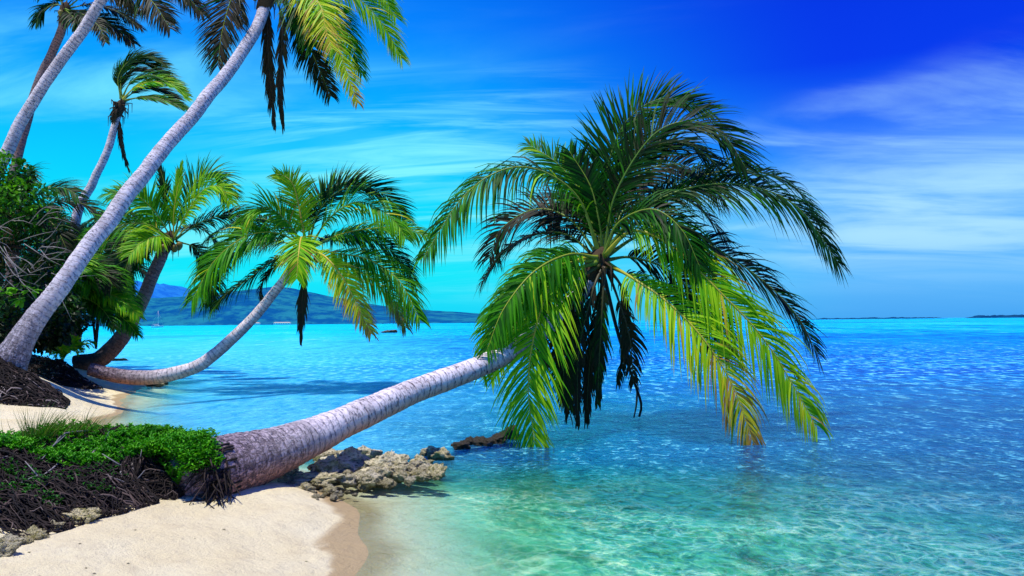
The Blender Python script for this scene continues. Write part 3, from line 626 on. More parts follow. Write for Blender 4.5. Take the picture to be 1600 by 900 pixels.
# --- dark-stemmed palm just behind it
CD = (0, 220, 360 / 702)
Yd = 24.5
def fd(*a): return [(x, y, Yd + dy) for x, y, dy in a]
dk = [
 (fd((528, 300, 0), (530, 220, 0), (540, 150, .1), (552, 75, .2)), D(face=.8, leaf=.5, n=40, tint=.60, droop=.1, rib=.8, wid=.06, fwd=30)),
 (fd((530, 300, .1), (555, 200, .2), (600, 125, .3), (650, 100, .4), (705, 165, .5)), D(face=.4, leaf=1.0, n=60, tint=.44, droop=.5, wid=.055)),
 (fd((530, 298, -.2), (570, 220, -.5), (620, 150, -.8), (670, 140, -.9), (700, 190, -1)), D(face=.5, leaf=.8, n=55, tint=.62, droop=.6, wid=.055, rib=.7)),
 (fd((535, 300, .2), (610, 250, .4), (690, 225, .6), (760, 240, .8), (810, 300, .9)), D(face=.3, leaf=.95, n=60, tint=.34, droop=1.0, wid=.055)),
 (fd((525, 300, 0), (470, 215, -.2), (410, 165, -.4), (330, 160, -.5)), D(face=.4, leaf=.9, n=60, tint=.52, droop=.9, wid=.055)),
 (fd((525, 300, -.1), (450, 255, -.5), (350, 260, -.8), (240, 305, -1)), D(face=.35, leaf=.9, n=60, tint=.46, droop=1.0, wid=.055)),
 (fd((525, 305, -.1), (460, 310, -.7), (400, 350, -1.1), (365, 450, -1.3)), D(face=.7, leaf=.85, n=60, tint=.34, droop=.5, wid=.055)),
 (fd((525, 300, -.2), (485, 290, -.9), (430, 310, -1.3), (395, 350, -1.6)), D(face=.7, leaf=.7, n=50, tint=.62, droop=.6, wid=.055, rib=.6)),
 (fd((525, 296, 0), (505, 200, .1), (500, 130, .2), (480, 60, .3)), D(face=.7, leaf=.5, n=40, tint=.30, droop=.2, wid=.055, fwd=30)),
 (fd((535, 305, .3), (600, 330, .5), (640, 400, .6), (650, 500, .7)), D(face=.5, leaf=.7, n=50, tint=.20, droop=.8, wid=.055)),
 (fd((520, 300, .5), (420, 240, 1.2), (310, 230, 1.8), (220, 280, 2.3)), D(face=.3, leaf=.9, n=60, tint=.30, droop=1.0, wid=.055)),
 (fd((520, 300, .5), (440, 270, 1.2), (350, 320, 1.6), (300, 420, 1.8)), D(face=.4, leaf=.9, n=60, tint=.27, droop=.9, wid=.055)),
 (fd((535, 300, .5), (580, 260, 1.4), (640, 290, 2.0), (690, 380, 2.4)), D(face=.3, leaf=.8, n=55, tint=.24, droop=1.0, wid=.055)),
]
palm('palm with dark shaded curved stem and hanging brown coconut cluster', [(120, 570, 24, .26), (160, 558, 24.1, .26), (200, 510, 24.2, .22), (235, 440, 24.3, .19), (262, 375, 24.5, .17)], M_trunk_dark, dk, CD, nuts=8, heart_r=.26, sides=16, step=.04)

# --- tall foreground palm leaning right, crown at the top of the frame
CT = (300, 0, 400 / 1092)
Yt = 20.5
def ft(*a): return [(x, y, Yt + dy * 1.17) for x, y, dy in a]
tall = [
 (ft((345, -60, 0), (240, -90, -.2), (175, -20, -.4), (130, 130, -.6), (110, 278, -.7)), D(face=.7, leaf=0.913, n=80, tint=.22, droop=.35, rib=.5, wid=0.050)),
 (ft((335, -40, 0), (322, 120, -.2), (330, 300, -.2), (350, 525, -.1)), D(face=.5, leaf=0.585, n=70, tint=.12, droop=1.0, rib=.1, dead=True, name='dead_frond', wid=0.055, fwd=30)),
 (ft((350, -40, -.1), (385, 100, -.3), (376, 320, -.3), (386, 540, -.2)), D(face=.4, leaf=0.491, n=60, tint=.13, droop=1.2, rib=.1, dead=True, name='dead_frond', wid=0.044, fwd=30)),
 (ft((360, -40, .1), (430, 60, .2), (510, 220, .3), (592, 410, .3)), D(face=.6, leaf=0.725, n=75, tint=.26, droop=.6, rib=.3, wid=0.050)),
 (ft((355, -50, -.3), (460, -70, -1.0), (545, 20, -1.5), (570, 120, -1.7), (595, 205, -1.8)), D(face=.8, leaf=0.877, n=65, tint=.68, droop=.5, rib=.9, wid=0.050, tip=.18)),
 (ft((365, -45, 0), (500, 20, -.3), (610, 180, -.5), (706, 438, -.6)), D(face=.6, leaf=0.585, n=75, tint=.58, droop=.7, rib=.7, tip=.30, wid=0.046)),
 (ft((370, -55, .2), (540, -30, .3), (650, 110, .3), (725, 320, .3)), D(face=.4, leaf=0.725, n=70, tint=.50, droop=.9, rib=.5, wid=0.050)),
 (ft((370, -70, 0), (530, -90, .2), (700, -10, .3), (810, 100, .4), (895, 250, .5)), D(face=.4, leaf=0.842, n=80, tint=.50, droop=.9, rib=.7, tip=.22, wid=0.050)),
 (ft((370, -80, .3), (560, -170, .5), (740, -120, .7), (870, 75, .8)), D(face=.4, leaf=0.877, n=75, tint=.58, droop=.7, wid=0.050)),
 (ft((350, -50, -.3), (440, 0, -.9), (500, 90, -1.2), (520, 200, -1.3)), D(face=.6, leaf=0.877, n=60, tint=.40, droop=.7, rib=.4, wid=0.050)),
 (ft((345, -60, .5), (260, -110, 1.3), (200, -60, 2.0), (220, 100, 2.6)), D(face=.5, leaf=0.877, n=60, tint=.22, droop=.6, wid=0.050)),
 (ft((360, -80, 0), (380, -260, 0), (460, -400, .2), (600, -450, .3)), D(leaf=0.936, n=60, tint=.45, droop=.4, wid=0.050)),
 (ft((340, -80, 0), (270, -260, .1), (130, -330, .2), (0, -270, .3)), D(leaf=0.936, n=60, tint=.40, droop=.8, wid=0.050)),
]
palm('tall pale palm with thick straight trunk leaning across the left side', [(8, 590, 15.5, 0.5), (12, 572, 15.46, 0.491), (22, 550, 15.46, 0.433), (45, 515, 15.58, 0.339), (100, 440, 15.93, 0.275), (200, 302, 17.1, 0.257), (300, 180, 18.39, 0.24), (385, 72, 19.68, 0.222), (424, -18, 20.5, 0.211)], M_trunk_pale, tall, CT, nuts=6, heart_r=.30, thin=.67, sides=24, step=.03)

# --- three slim palms further back at upper left
CB = (0, 0, 400 / 1092)
def fb(Y, *a): return [(x, y, Y + dy) for x, y, dy in a]
A2 = [
 (fb(20, (500, -105, 0), (580, -60, -.3), (660, 20, -.5), (725, 122, -.6)), D(face=.6, leaf=.7, n=60, tint=.24, droop=.6, wid=.05)),
 (fb(20, (505, -110, 0), (650, -110, .2), (780, -30, .4), (868, 62, .5)), D(face=.4, leaf=.7, n=65, tint=.24, droop=.9, wid=.05)),
 (fb(20, (495, -110, 0), (420, -180, .1), (300, -160, .2), (230, -60, .3)), D(face=.4, leaf=.7, n=60, tint=.3, droop=.9, wid=.05)),
 (fb(20, (500, -110, 0), (520, -260, .2), (620, -340, .3), (740, -300, .3)), D(face=.4, leaf=.7, n=60, tint=.4, droop=.5, wid=.05)),
 (fb(20, (500, -100, .3), (540, -50, .9), (570, 30, 1.2), (610, 50, 1.4)), D(face=.5, leaf=.6, n=45, tint=.22, droop=.8, wid=.05)),
]
palm('slim grey palm leaning right behind the leafy tree, crown cut by the top edge', [(-95, 530, 19, .3), (-55, 400, 19.2, .19), (10, 236, 19.5, .165), (70, 130, 19.7, .155), (130, 45, 19.9, .15), (182, -38, 20, .14)], M_trunk_pale, A2, CB, thin=.88, nuts=4, heart_r=.24, sides=14, step=.05)
A3 = [
 (fb(30, (275, 40, 0), (245, 20, -.1), (195, 35, -.2), (155, 95, -.3)), D(face=.4, leaf=.8, n=45, tint=.34, droop=1.0, wid=.07)),
 (fb(30, (285, 40, 0), (370, 55, .1), (470, 100, .2), (572, 186, .3)), D(face=.4, leaf=.75, n=55, tint=.24, droop=.8, wid=.07)),
 (fb(30, (285, 38, .2), (390, 20, .5), (500, 50, .8), (600, 118, 1)), D(face=.3, leaf=.75, n=55, tint=.24, droop=.9, wid=.07)),
 (fb(30, (285, 35, 0), (380, -30, .1), (480, -20, .2), (575, 45, .3)), D(face=.3, leaf=.8, n=55, tint=.25, droop=.9, wid=.07)),
 (fb(30, (275, 40, -.1), (300, 60, -.6), (325, 90, -.9), (335, 130, -1)), D(face=.5, leaf=.6, n=40, tint=.2, droop=.8, wid=.07)),
 (fb(30, (270, 35, 0), (240, -40, 0), (200, -50, 0), (160, -20, 0)), D(face=.4, leaf=.7, n=45, tint=.36, droop=.8, wid=.07)),
 (fb(30, (280, 35, 0), (300, -60, 0), (360, -120, 0), (450, -110, 0)), D(face=.4, leaf=.7, n=50, tint=.3, droop=.5, wid=.07)),
 (fb(30, (280, 40, -.2), (350, 60, -.7), (420, 110, -1.0), (450, 180, -1.2)), D(face=.4, leaf=.6, n=45, tint=.2, droop=.8, wid=.07)),
]
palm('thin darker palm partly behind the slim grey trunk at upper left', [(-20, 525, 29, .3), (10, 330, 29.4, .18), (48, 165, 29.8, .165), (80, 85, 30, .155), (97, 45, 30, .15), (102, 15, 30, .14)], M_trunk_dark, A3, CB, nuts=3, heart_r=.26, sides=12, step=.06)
A4 = [
 (fb(28, (515, 420, 0), (505, 330, 0), (550, 262, .1), (625, 245, .2), (695, 268, .3)), D(face=.5, leaf=.8, n=60, tint=.36, droop=.35, wid=.06, wind=5.0, fwd=40)),
 (fb(28, (518, 420, .2), (520, 320, .3), (580, 270, .4), (660, 285, .5), (720, 330, .6)), D(face=.4, leaf=.9, n=60, tint=.33, droop=.5, wid=.06, wind=5.0, fwd=40)),
 (fb(28, (520, 420, -.2), (560, 350, -.4), (640, 320, -.6), (730, 350, -.7), (790, 400, -.8)), D(face=.4, leaf=.75, n=60, tint=.42, droop=.5, wid=.06, wind=4.5, fwd=40)),
 (fb(28, (525, 422, -.3), (580, 370, -.6), (660, 345, -.8), (740, 362, -.9), (800, 420, -1)), D(face=.5, leaf=.55, n=60, tint=.58, droop=.5, wid=.06, wind=4.0, fwd=40, rib=.8)),
 (fb(28, (530, 428, 0), (610, 415, 0), (700, 425, 0), (812, 472, 0)), D(face=.5, leaf=.5, n=60, tint=.44, droop=.6, wid=.06, wind=3.5, fwd=40)),
 (fb(28, (525, 425, .3), (600, 380, .6), (680, 385, .8), (760, 440, 1)), D(face=.4, leaf=.8, n=60, tint=.30, droop=.6, wid=.06, wind=4.0, fwd=40)),
 (fb(28, (515, 420, .4), (520, 360, .7), (560, 310, .9), (640, 300, 1.1)), D(face=.4, leaf=.8, n=55, tint=.25, droop=.5, wid=.06, wind=4.5, fwd=40)),
 (fb(28, (505, 470, 0), (512, 560, 0), (525, 640, 0), (548, 722, 0)), D(face=.5, leaf=.4, n=45, tint=.1, droop=1.0, rib=.1, dead=True, name='dead_frond', wid=.05, fwd=25)),
 (fb(28, (505, 440, -.1), (490, 470, -.2), (485, 520, -.2)), D(face=.5, leaf=.25, n=20, tint=.12, droop=1.0, rib=.1, dead=True, name='dead_frond', wid=.05)),
]
palm('small windblown palm with all fronds swept to the right', [(86, 520, 27.5, .26), (118, 345, 27.6, .19), (145, 285, 27.8, .165), (168, 235, 27.9, .15), (181, 190, 28, .14), (188, 165, 28, .13)], M_trunk_pale, A4, CB, thin=.85, nuts=0, heart_r=.20, sides=14, step=.05)

# --- low palms making the dark thicket behind the tall trunk
G2 = 'low palms in the thicket behind the tall trunk'
def low(label, px, py, Y, seedn, specs, htop):
    random.seed(seedn)
    foot = at(px, 545, Y); top = at(px, py, Y)
    fil = [(az, el, L, D(leaf=lf, n=60, tint=tn, droop=.9, wid=.055, face=fc, bend=bd, rib=.5)) for az, el, L, lf, tn, fc, bd in specs]
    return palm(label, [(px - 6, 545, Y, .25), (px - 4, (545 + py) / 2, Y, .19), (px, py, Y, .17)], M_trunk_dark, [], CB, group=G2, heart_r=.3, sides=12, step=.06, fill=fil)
def ring(seedn, n, L, tn, el0=10, el1=70):
    r = random.Random(seedn); out = []
    for k in range(n):
        out.append((k * 137.5 + r.uniform(-15, 15), r.uniform(el0, el1), L * r.uniform(.85, 1.1), .85, tn + r.uniform(-.10, .22), .2, r.uniform(.8, 1.3)))
    return out
low('low palm spreading wide fronds over the lagoon edge behind the tall trunk', 100, 470, 21.5, 3, ring(3, 14, 2.0, .34) + [(-12, 18, 2.5, .55, .58, .3, .7), (-5, -2, 2.4, .5, .46, .3, .6), (-25, 8, 2.2, .5, .40, .3, .8)], 0)
low('shaded low palm between the tall trunk and the dark stem', 122, 415, 27, 5, ring(5, 17, 2.6, .26), 0)
low('low palm behind the leafy tree with drooping black-tipped fronds', 22, 352, 24, 8, ring(8, 16, 2.9, .26, 0, 60), 0)
low('low palm at the back of the thicket under the windblown palm', 85, 415, 30, 11, ring(11, 17, 3.0, .26), 0)
random.seed(21)

# ------------------------------------------------------------------ leafy tree at the left edge
def leaf_quad(mb, p, d, up, ln, wd, tv):
    d = nrm(d); w = nrm(np.cross(d, up)); n = np.cross(w, d)
    V = [p, p + d * ln * .35 + w * wd * .5 + n * .01, p + d * ln * .75 + w * wd * .36, p + d * ln, p + d * ln * .75 - w * wd * .36, p + d * ln * .35 - w * wd * .5 + n * .01]
    mb.add(V, [(0, 1, 2, 3), (0, 3, 4, 5)], tv)
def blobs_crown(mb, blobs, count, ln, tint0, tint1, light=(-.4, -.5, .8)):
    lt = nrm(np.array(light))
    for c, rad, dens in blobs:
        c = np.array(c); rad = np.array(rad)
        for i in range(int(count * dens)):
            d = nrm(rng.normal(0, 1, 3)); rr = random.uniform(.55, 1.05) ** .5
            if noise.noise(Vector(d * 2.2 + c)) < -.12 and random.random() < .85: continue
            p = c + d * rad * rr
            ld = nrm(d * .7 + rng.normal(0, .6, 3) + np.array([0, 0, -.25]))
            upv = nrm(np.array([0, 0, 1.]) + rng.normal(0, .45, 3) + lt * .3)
            k = .5 + .5 * d.dot(lt)  # leaves facing the light get a brighter tint, lighting put into colour
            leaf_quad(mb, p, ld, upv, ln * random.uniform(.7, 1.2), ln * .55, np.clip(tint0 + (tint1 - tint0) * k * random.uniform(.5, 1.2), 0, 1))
Yb = 17.8
root = empty('broadleaf_tree', at(-120, 545, Yb)); tag(root, 'leafy broadleaf tree with bare grey twigs at the left edge', 'tree')
b = MB()
P, _ = catmull([at(-120, 548, Yb), at(-115, 480, Yb), at(-90, 400, Yb), at(-60, 330, Yb), at(-30, 280, Yb)], 20)
b.tube(P, np.linspace(.22, .06, 20), 10, .2)
for tgt in [(20, 300), (60, 340), (40, 400), (-20, 430), (80, 400), (10, 260)]:
    q, _ = catmull([at(-95, 410, Yb), at((-95 + tgt[0]) / 2, (395 + tgt[1]) / 2 - 15, Yb - .2), at(tgt[0], tgt[1], Yb - .4)], 12)
    b.tube(q, np.linspace(.07, .015, 12), 6, .2)
b.build('trunk', M_root, root)
b = MB()
BL = [((-40, 300, 0), (85, 60, 1.0), 1.4), ((5, 272, -.3), (42, 34, .6), .8), ((40, 318, -.4), (45, 38, .6), .8), ((70, 345, -.1), (34, 26, .5), .35), ((-10, 350, -.2), (70, 45, .8), 1.0), ((20, 410, .2), (75, 50, .8), .8), ((-30, 470, .3), (90, 50, .8), .9), ((80, 430, .4), (40, 50, .6), .35), ((40, 500, .6), (70, 30, .6), .5)]
for (px, py, dy), (rx, rz, ry), dens in BL:
    c = at(px, py, Yb + dy); k = (Yb + dy) / F_PX
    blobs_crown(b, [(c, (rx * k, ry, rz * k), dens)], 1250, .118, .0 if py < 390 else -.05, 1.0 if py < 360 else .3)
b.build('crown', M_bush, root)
for (px, py) in [(18, 448), (48, 452), (32, 466), (5, 455)]:           # a bright low branch
    b = MB(); c = at(px, py, Yb - 1.2)
    for k in range(9):
        d = nrm(np.array([random.uniform(-.6, 1), random.uniform(-1, .2), random.uniform(-.5, .4)]))
        leaf_quad(b, np.array(c) + d * .04, d, np.array([0, -.3, 1.]), .19, .10, random.uniform(.7, 1))
    b.tube([at(px - 60, py - 15, Yb - .6), at(px - 20, py - 4, Yb - 1.0), c], [.02, .012, .006], 5, 0)
    b.build('leafy_twig', M_bush, root)
b = MB()
for k in range(30):
    x0 = random.uniform(-30, 85); y0 = random.uniform(325, 480)
    x1 = x0 + random.uniform(20, 65); y1 = y0 + random.uniform(-35, 55)
    mx_, my_ = (x0 + x1) / 2 + random.uniform(-8, 8), (y0 + y1) / 2 + random.uniform(-12, 16)
    Yk = Yb - 1.0 - random.uniform(0, .4)
    P, _ = catmull([at(x0, y0, Yk + .3), at(mx_, my_, Yk), at(x1, y1, Yk - .1)], 10)
    b.tube(P, np.linspace(.010, .003, 10), 5, .5)
    if random.random() < .7:
        q = P[5]; e = P[9] + np.array([random.uniform(-.1, .3), 0, random.uniform(-.3, .3)])
        b.tube([q, (q + e) / 2 + np.array([.03, 0, .03]), e], [.008, .006, .003], 4, .5)
b.build('bare_twigs', M_twig, root)
# dark understorey shrubs behind the bank
for i, (px, py, Y, rx, rz, lab) in enumerate([(-40, 500, 17.5, 110, 60, 'dense dark shrub under the leafy tree at the left edge'), (70, 495, 19.5, 60, 45, 'dark round shrub behind the foot of the tall leaning trunk'), (112, 465, 29, 60, 50, 'dark shrub deep in the thicket beside the dark stem'), (60, 420, 31, 90, 80, 'tall dark shrub at the back of the thicket'), (150, 400, 33, 50, 55, 'dark shrub behind the dark-stemmed palm crown')]):
    c = at(px, py, Y); k = Y / F_PX
    g = at(px, 545, Y); root = empty('shrub', g); tag(root, lab, 'shrub')
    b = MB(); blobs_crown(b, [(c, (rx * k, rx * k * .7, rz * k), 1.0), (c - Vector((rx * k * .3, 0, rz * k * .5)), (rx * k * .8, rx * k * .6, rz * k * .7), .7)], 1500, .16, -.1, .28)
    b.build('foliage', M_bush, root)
    b = MB()
    for q in range(5):
        e = np.array(c) + rng.normal(0, .3, 3) * np.array([rx * k, .5, rz * k])
        b.tube([g, (np.array(g) + e) / 2 + rng.normal(0, .08, 3), e], [.05, .035, .012], 6, .2)
    b.build('stem', M_root, root)
# bright ferns at the foot of the dark stem
for i, (px, py, Y, lab) in enumerate([(100, 548, 22, 'bright green fern beside the foot of the dark palm stem'), (78, 540, 20.5, 'small fern at the back of the root bank'), (118, 535, 23, 'upright young fern against the lagoon')]):
    c = at(px, py + 12, Y); root = empty('fern', c); tag(root, lab, 'fern')
    for k in range(9):
        az = k * 40 + random.uniform(-10, 10)
        make_frond(root, frond_dir(c, az, random.uniform(35, 75), random.uniform(.5, .85), 1.0, .1), leaf=.16, n=22, tint=random.uniform(.5, .68), droop=.4, wid=.035, start=.05, ribr=.008, name='frond')

# ------------------------------------------------------------------ root banks
def pf(v):
    if v < -.3: return max(0, 1 - (abs(v + .3) / .72) ** 2.4) ** .7
    q = min(1, (v + .3) / 1.3); return max(0, (1 - .62 * q) * (1 - max(0, (q - .55) / .45) ** 2.5))
def mound(axis_pts, halfw, hts, name, label, cat, nstr, col_hi, seedn, rs=1.0):
    random.seed(seedn)
    A, L = catmull(axis_pts, 70)
    nA = len(A); T = np.gradient(A, axis=0); T[:, 2] = 0; T /= np.linalg.norm(T, axis=1)[:, None]
    S = np.stack([T[:, 1], -T[:, 0], 0 * T[:, 0]], 1)
    S *= np.where((S[:, 1] > 0)[:, None], -1, 1)                     # S points towards the beach side (-y)
    u = np.linspace(0, 1, nA)
    hw = np.interp(u, np.linspace(0, 1, len(halfw)), halfw); hh = np.interp(u, np.linspace(0, 1, len(hts)), hts)
    def surf(ui, v, lift=0.0):
        k = min(max(ui, 0), 1) * (nA - 1); i0 = int(min(k, nA - 2)); f = k - i0
        a = A[i0] * (1 - f) + A[i0 + 1] * f; s = nrm(S[i0] * (1 - f) + S[i0 + 1] * f)
        w_ = hw[i0] * (1 - f) + hw[i0 + 1] * f; h_ = hh[i0] * (1 - f) + hh[i0 + 1] * f
        x, y = a[0] + s[0] * v * w_, a[1] + s[1] * v * w_
        g = float(height(x, y)); prof = pf(v)
        endp = min(1, ui * 12 + .35, (1 - ui) * 7 + .2)
        z = max(g, 0) - .03 + h_ * prof * endp * (1 + .25 * noise.noise(Vector((x * 2.5, y * 2.5, 1)))) + .03 * noise.noise(Vector((x * 9, y * 9, 4))) * prof
        return np.array([x, y, z + lift])
    root = empty(name, surf(.5, 0)); tag(root, label, cat)
    vv = np.linspace(-1.02, 1.02, 26); V = []
    for ui in u: 
        for v in vv: V.append(surf(ui, v))
    F = []
    for i in range(nA - 1):
        for k in range(25): F.append((i * 26 + k, i * 26 + k + 1, (i + 1) * 26 + k + 1, (i + 1) * 26 + k))
    b = MB(); b.add(V, F, .2); b.build('root_mass', M_root_mass, root)
    b = MB()
    for k in range(nstr):
        ui = random.uniform(.0, 1); v = random.uniform(-.6, .97)
        du = random.uniform(-.09, .09) * (1.4 if random.random() < .3 else .6); dv = random.uniform(-.1, .55)
        n_ = 7; P = []
        for j in range(n_):
            f = j / (n_ - 1)
            P.append(surf(ui + du * f + .008 * math.sin(6 * f + k), min(v + dv * f, 1.03), .012 + .035 * math.sin(f * math.pi) * random.uniform(.3, 1.6) + (.02 if random.random() < .3 else 0)))
        tv = random.random() ** 3 * col_hi
        b.tube(P, np.linspace(1, .4, n_) * random.uniform(.004, .011) * rs, 4, tv)
    o = b.build('tangled_roots', M_root, root); o['kind'] = 'stuff'
    return root, surf
axA = [gt(322, 764), gt(290, 760), gt(245, 755), gt(150, 752), gt(30, 768), gt(-140, 798)]
bankA, surfA = mound(axA, [.50, .68, .82, .90, .95, 1.0, 1.05, 1.1, 1.1], [.30, .40, .44, .38, .30, .24, .21, .2, .2], 'root_bank', 'dark tangled root bank at the butt of the big fallen-over palm trunk', 'root bank', 2000, .85, 31)
axB = [(-14.5, 15.0, 0), (-12, 15.0, 0), (-10.2, 14.95, 0), (-9.3, 15.0, 0), (-8.5, 15.3, 0)]
bankB, surfB = mound(axB, [.9, .9, .8, .65, .4], [.5, .5, .48, .40, .22], 'root_bank', 'dark eroded root bank under the tall pale palm beside the cove', 'root bank', 1600, 1.0, 32, 1.8)
axC = [(-16.5, 24.0, 0), (-13.5, 22.6, 0), (-12.2, 21.0, 0), (-11.2, 20.2, 0), (-10.4, 20.0, 0)]
bankC, surfC = mound(axC, [1.2, 1.1, .8, .6, .4], [.4, .35, .3, .26, .14], 'root_bank', 'low dark root bank at the foot of the curved palm across the cove', 'root bank', 1300, 1.0, 33, 2.2)

# frayed root skirt round the butt of the lying trunk
random.seed(77)
BC = np.array(at(300, 746, 7.3)); BD = nrm(np.array(at(390, 722, 7.9)) - BC); BU = nrm(np.array([0, 0, 1.]) - BD * BD[2]); BS = np.cross(BD, BU)
BS = BS if BS[1] < 0 else -BS
b = MB()
for k in range(110):
    th = random.uniform(.6, 2.5); r_ = .335 * random.uniform(.92, 1.04)
    p0 = BC + BD * random.uniform(-.12, .16) + BU * math.cos(th) * r_ + BS * math.sin(th) * r_
    out = BU * math.cos(th) * .3 + BS * math.sin(th) - BD * .9
    p1 = p0 + out * random.uniform(.03, .10) + np.array([0, 0, -random.uniform(.02, .08)]); p2 = p1 + out * random.uniform(.0, .16) + np.array([random.uniform(-.20, .10), random.uniform(-.10, .03), -random.uniform(.0, .2)])
    g_ = float(height(p2[0], p2[1])); p2[2] = max(p2[2], g_ + .005)
    P, _ = catmull([p0 + BD * .12, p0, p1, p2], 9); b.tube(P, np.linspace(.011, .004, 9), 5, random.uniform(.15, .75) ** 1.3)
o = b.build('root_skirt', M_root, bankA); o['kind'] = 'stuff'
# loose grey sticks on the near bank
for k, (u0, v0, u1, v1, lf) in enumerate([(.38, -.35, .62, .05, .10), (.50, .25, .30, -.05, .10), (.22, .3, .40, .85, .06), (.30, .75, .42, .9, .06), (.55, .1, .78, .35, .07), (.24, .62, .17, 1.0, .05), (.66, -.2, .9, .1, .06), (.13, .3, .19, .78, .05)]):
    b = MB(); P = []
    for j in range(9):
        f = j / 8; P.append(surfA(u0 + (u1 - u0) * f + .004 * math.sin(5 * f + k), v0 + (v1 - v0) * f, lf * .8 + .012 * math.sin(4 * f + k)))
    b.tube(P, np.linspace(.009, .004, 9), 6, .85)
    e = P[5] + np.array([random.uniform(-.2, .2), random.uniform(-.1, .1), .10]); b.tube([P[5], (P[5] + e) / 2, e], [.007, .005, .003], 5, .9)
    tag(b.build('dead_stick', M_twig, None, origin=P[0]), 'bare grey stick lying on the near root bank', 'stick', 'bare sticks on the near root bank')

# succulent ground plant creeping over the near bank
random.seed(40)
root = empty('creeping_plant', surfA(.25, -.2)); tag(root, 'bright green creeping succulent plant covering the near root bank', 'plant')
b = MB(); st = MB()
for k in range(3800):
    u_ = random.uniform(.0, .60); v_ = random.uniform(-.75, .80)
    if v_ > .34 + .22 * (1 - u_ / .45) + .42 * noise.noise(Vector((u_ * 14, 0, 3))): continue
    if noise.noise(Vector((u_ * 11, v_ * 3.2, 7))) < -.22: continue
    p = surfA(u_, v_, .0); hgt = random.uniform(.05, .09) * (1 + 1.1 * max(-.5, noise.noise(Vector((u_ * 9, v_ * 3, 12))))); lean = rng.normal(0, .35, 3)
    tip_ = p + np.array([lean[0] * .12, lean[1] * .12 - .02, hgt])
    st.tube([p, tip_], [.004, .003], 4, .4)
    tv0 = random.uniform(.3, .8) + .25 * noise.noise(Vector((u_ * 16, v_ * 5, 1)))
    for j in range(13):
        f = .35 + .65 * j / 12; q = p + (tip_ - p) * f
        a = j * 2.4; d = np.array([math.cos(a), math.sin(a), .35 + .7 * f])
        leaf_quad(b, q, d, np.array([0, 0, 1.]) + rng.normal(0, .3, 3), random.uniform(.026, .042), .016, np.clip(tv0 * (.55 + .55 * f) + random.uniform(-.1, .15), 0, 1))
for k in range(420):
    p = BC + BD * random.uniform(-.28, .16) + BU * random.uniform(.30, .42) + BS * random.uniform(-.32, .30) * .9
    th = random.uniform(-.75, 1.15); p = BC + BD * random.uniform(-.36, .12 + .08 * math.cos(3 * th)) + (BU * math.cos(th) + BS * math.sin(th)) * random.uniform(.31, .39)
    tv0 = random.uniform(.35, .8)
    for j in range(12):
        a = j * 2.4; leaf_quad(b, p + rng.normal(0, .022, 3), np.array([math.cos(a), math.sin(a), .6]), np.array([0, 0, 1.]) + rng.normal(0, .3, 3), random.uniform(.026, .042), .016, np.clip(tv0 + random.uniform(-.2, .2), 0, 1))
b.build('foliage', M_mat, root); st.build('stems', M_root, root)
root = empty('creeping_plant', surfA(.72, .1)); tag(root, 'shaded dark green creeping plant low on the left of the near root bank', 'plant')
b = MB()
for k in range(420):
    u_ = random.uniform(.48, .92); v_ = random.uniform(-.2, .75)
    if noise.noise(Vector((u_ * 12, v_ * 4, 2))) < .02: continue
    p = surfA(u_, v_, .02)
    for j in range(10):
        a = j * 2.4; leaf_quad(b, p + rng.normal(0, .025, 3), np.array([math.cos(a), math.sin(a), .6]), np.array([0, 0, 1.]), .034, .017, random.uniform(.0, .35))  # low tints put shade into the leaf colour
b.build('foliage', M_mat, root)
root = empty('creeping_plant', surfA(.8, -.8)); tag(root, 'low green runner trailing over the sand behind the near bank at the left', 'plant')
b = MB()
for k in range(230):
    px = random.uniform(-10, 82); py = 692 - .05 * px + random.uniform(-10, 9)
    if noise.noise(Vector((px * .06, py * .1, 2))) < -.25: continue
    p = np.array(gnd(px, py, .60))
    for j in range(10):
        a = j * 2.4; leaf_quad(b, p + rng.normal(0, .03, 3), np.array([math.cos(a), math.sin(a), .6]), np.array([0, 0, 1.]), .045, .02, random.uniform(.3, .85))
b.build('foliage', M_mat, root)

def grass(c, n, h, label, seedn):
    random.seed(seedn)
    root = bpy.data.objects.new
    b = MB(); c = np.array(c)
    for k in range(n):
        a = random.uniform(0, 6.28); r0 = abs(random.gauss(0, .075)); p = c + np.array([math.cos(a) * r0, math.sin(a) * r0, 0])
        d = nrm(np.array([math.cos(a) * random.uniform(.1, .6), math.sin(a) * .4, 1.])); ln = h * random.uniform(.5, 1.1); w = nrm(np.cross(d, rng.normal(0, 1, 3)))
        V = []; cur = p.copy()
        for j in range(5):
            V += [cur - w * .0045 * (1 - j / 4.3), cur + w * .0045 * (1 - j / 4.3)]
            d = nrm(d + np.array([.10, 0, -.14])); cur = cur + d * ln / 4
        b.add(V, [(2 * j, 2 * j + 1, 2 * j + 3, 2 * j + 2) for j in range(4)], random.uniform(.1, .8) if random.random() < .85 else 1)
    tag(b.build('grass_tuft', M_grass, None, origin=c), label, 'grass', 'grass tufts on the near root bank')
for k, (px, py, Y, n, h, lab) in enumerate([(88, 690, 7.0, 130, .30, 'tallest grass tuft on the near root bank'), (68, 698, 6.9, 60, .22, 'thin grass tuft left of the tallest one on the near bank'), (118, 692, 7.2, 60, .22, 'grass tuft just right of the tallest one on the near bank'), (150, 690, 7.5, 60, .26, 'sparse grass stalks in front of the cove water'), (138, 694, 7.3, 70, .20, 'short grass blades at the back of the succulent plant')]):
    grass(surfA(.62 - .0016 * px, -.42, -.01), int(n * 1.3), h * 1.25, lab, 50 + k)

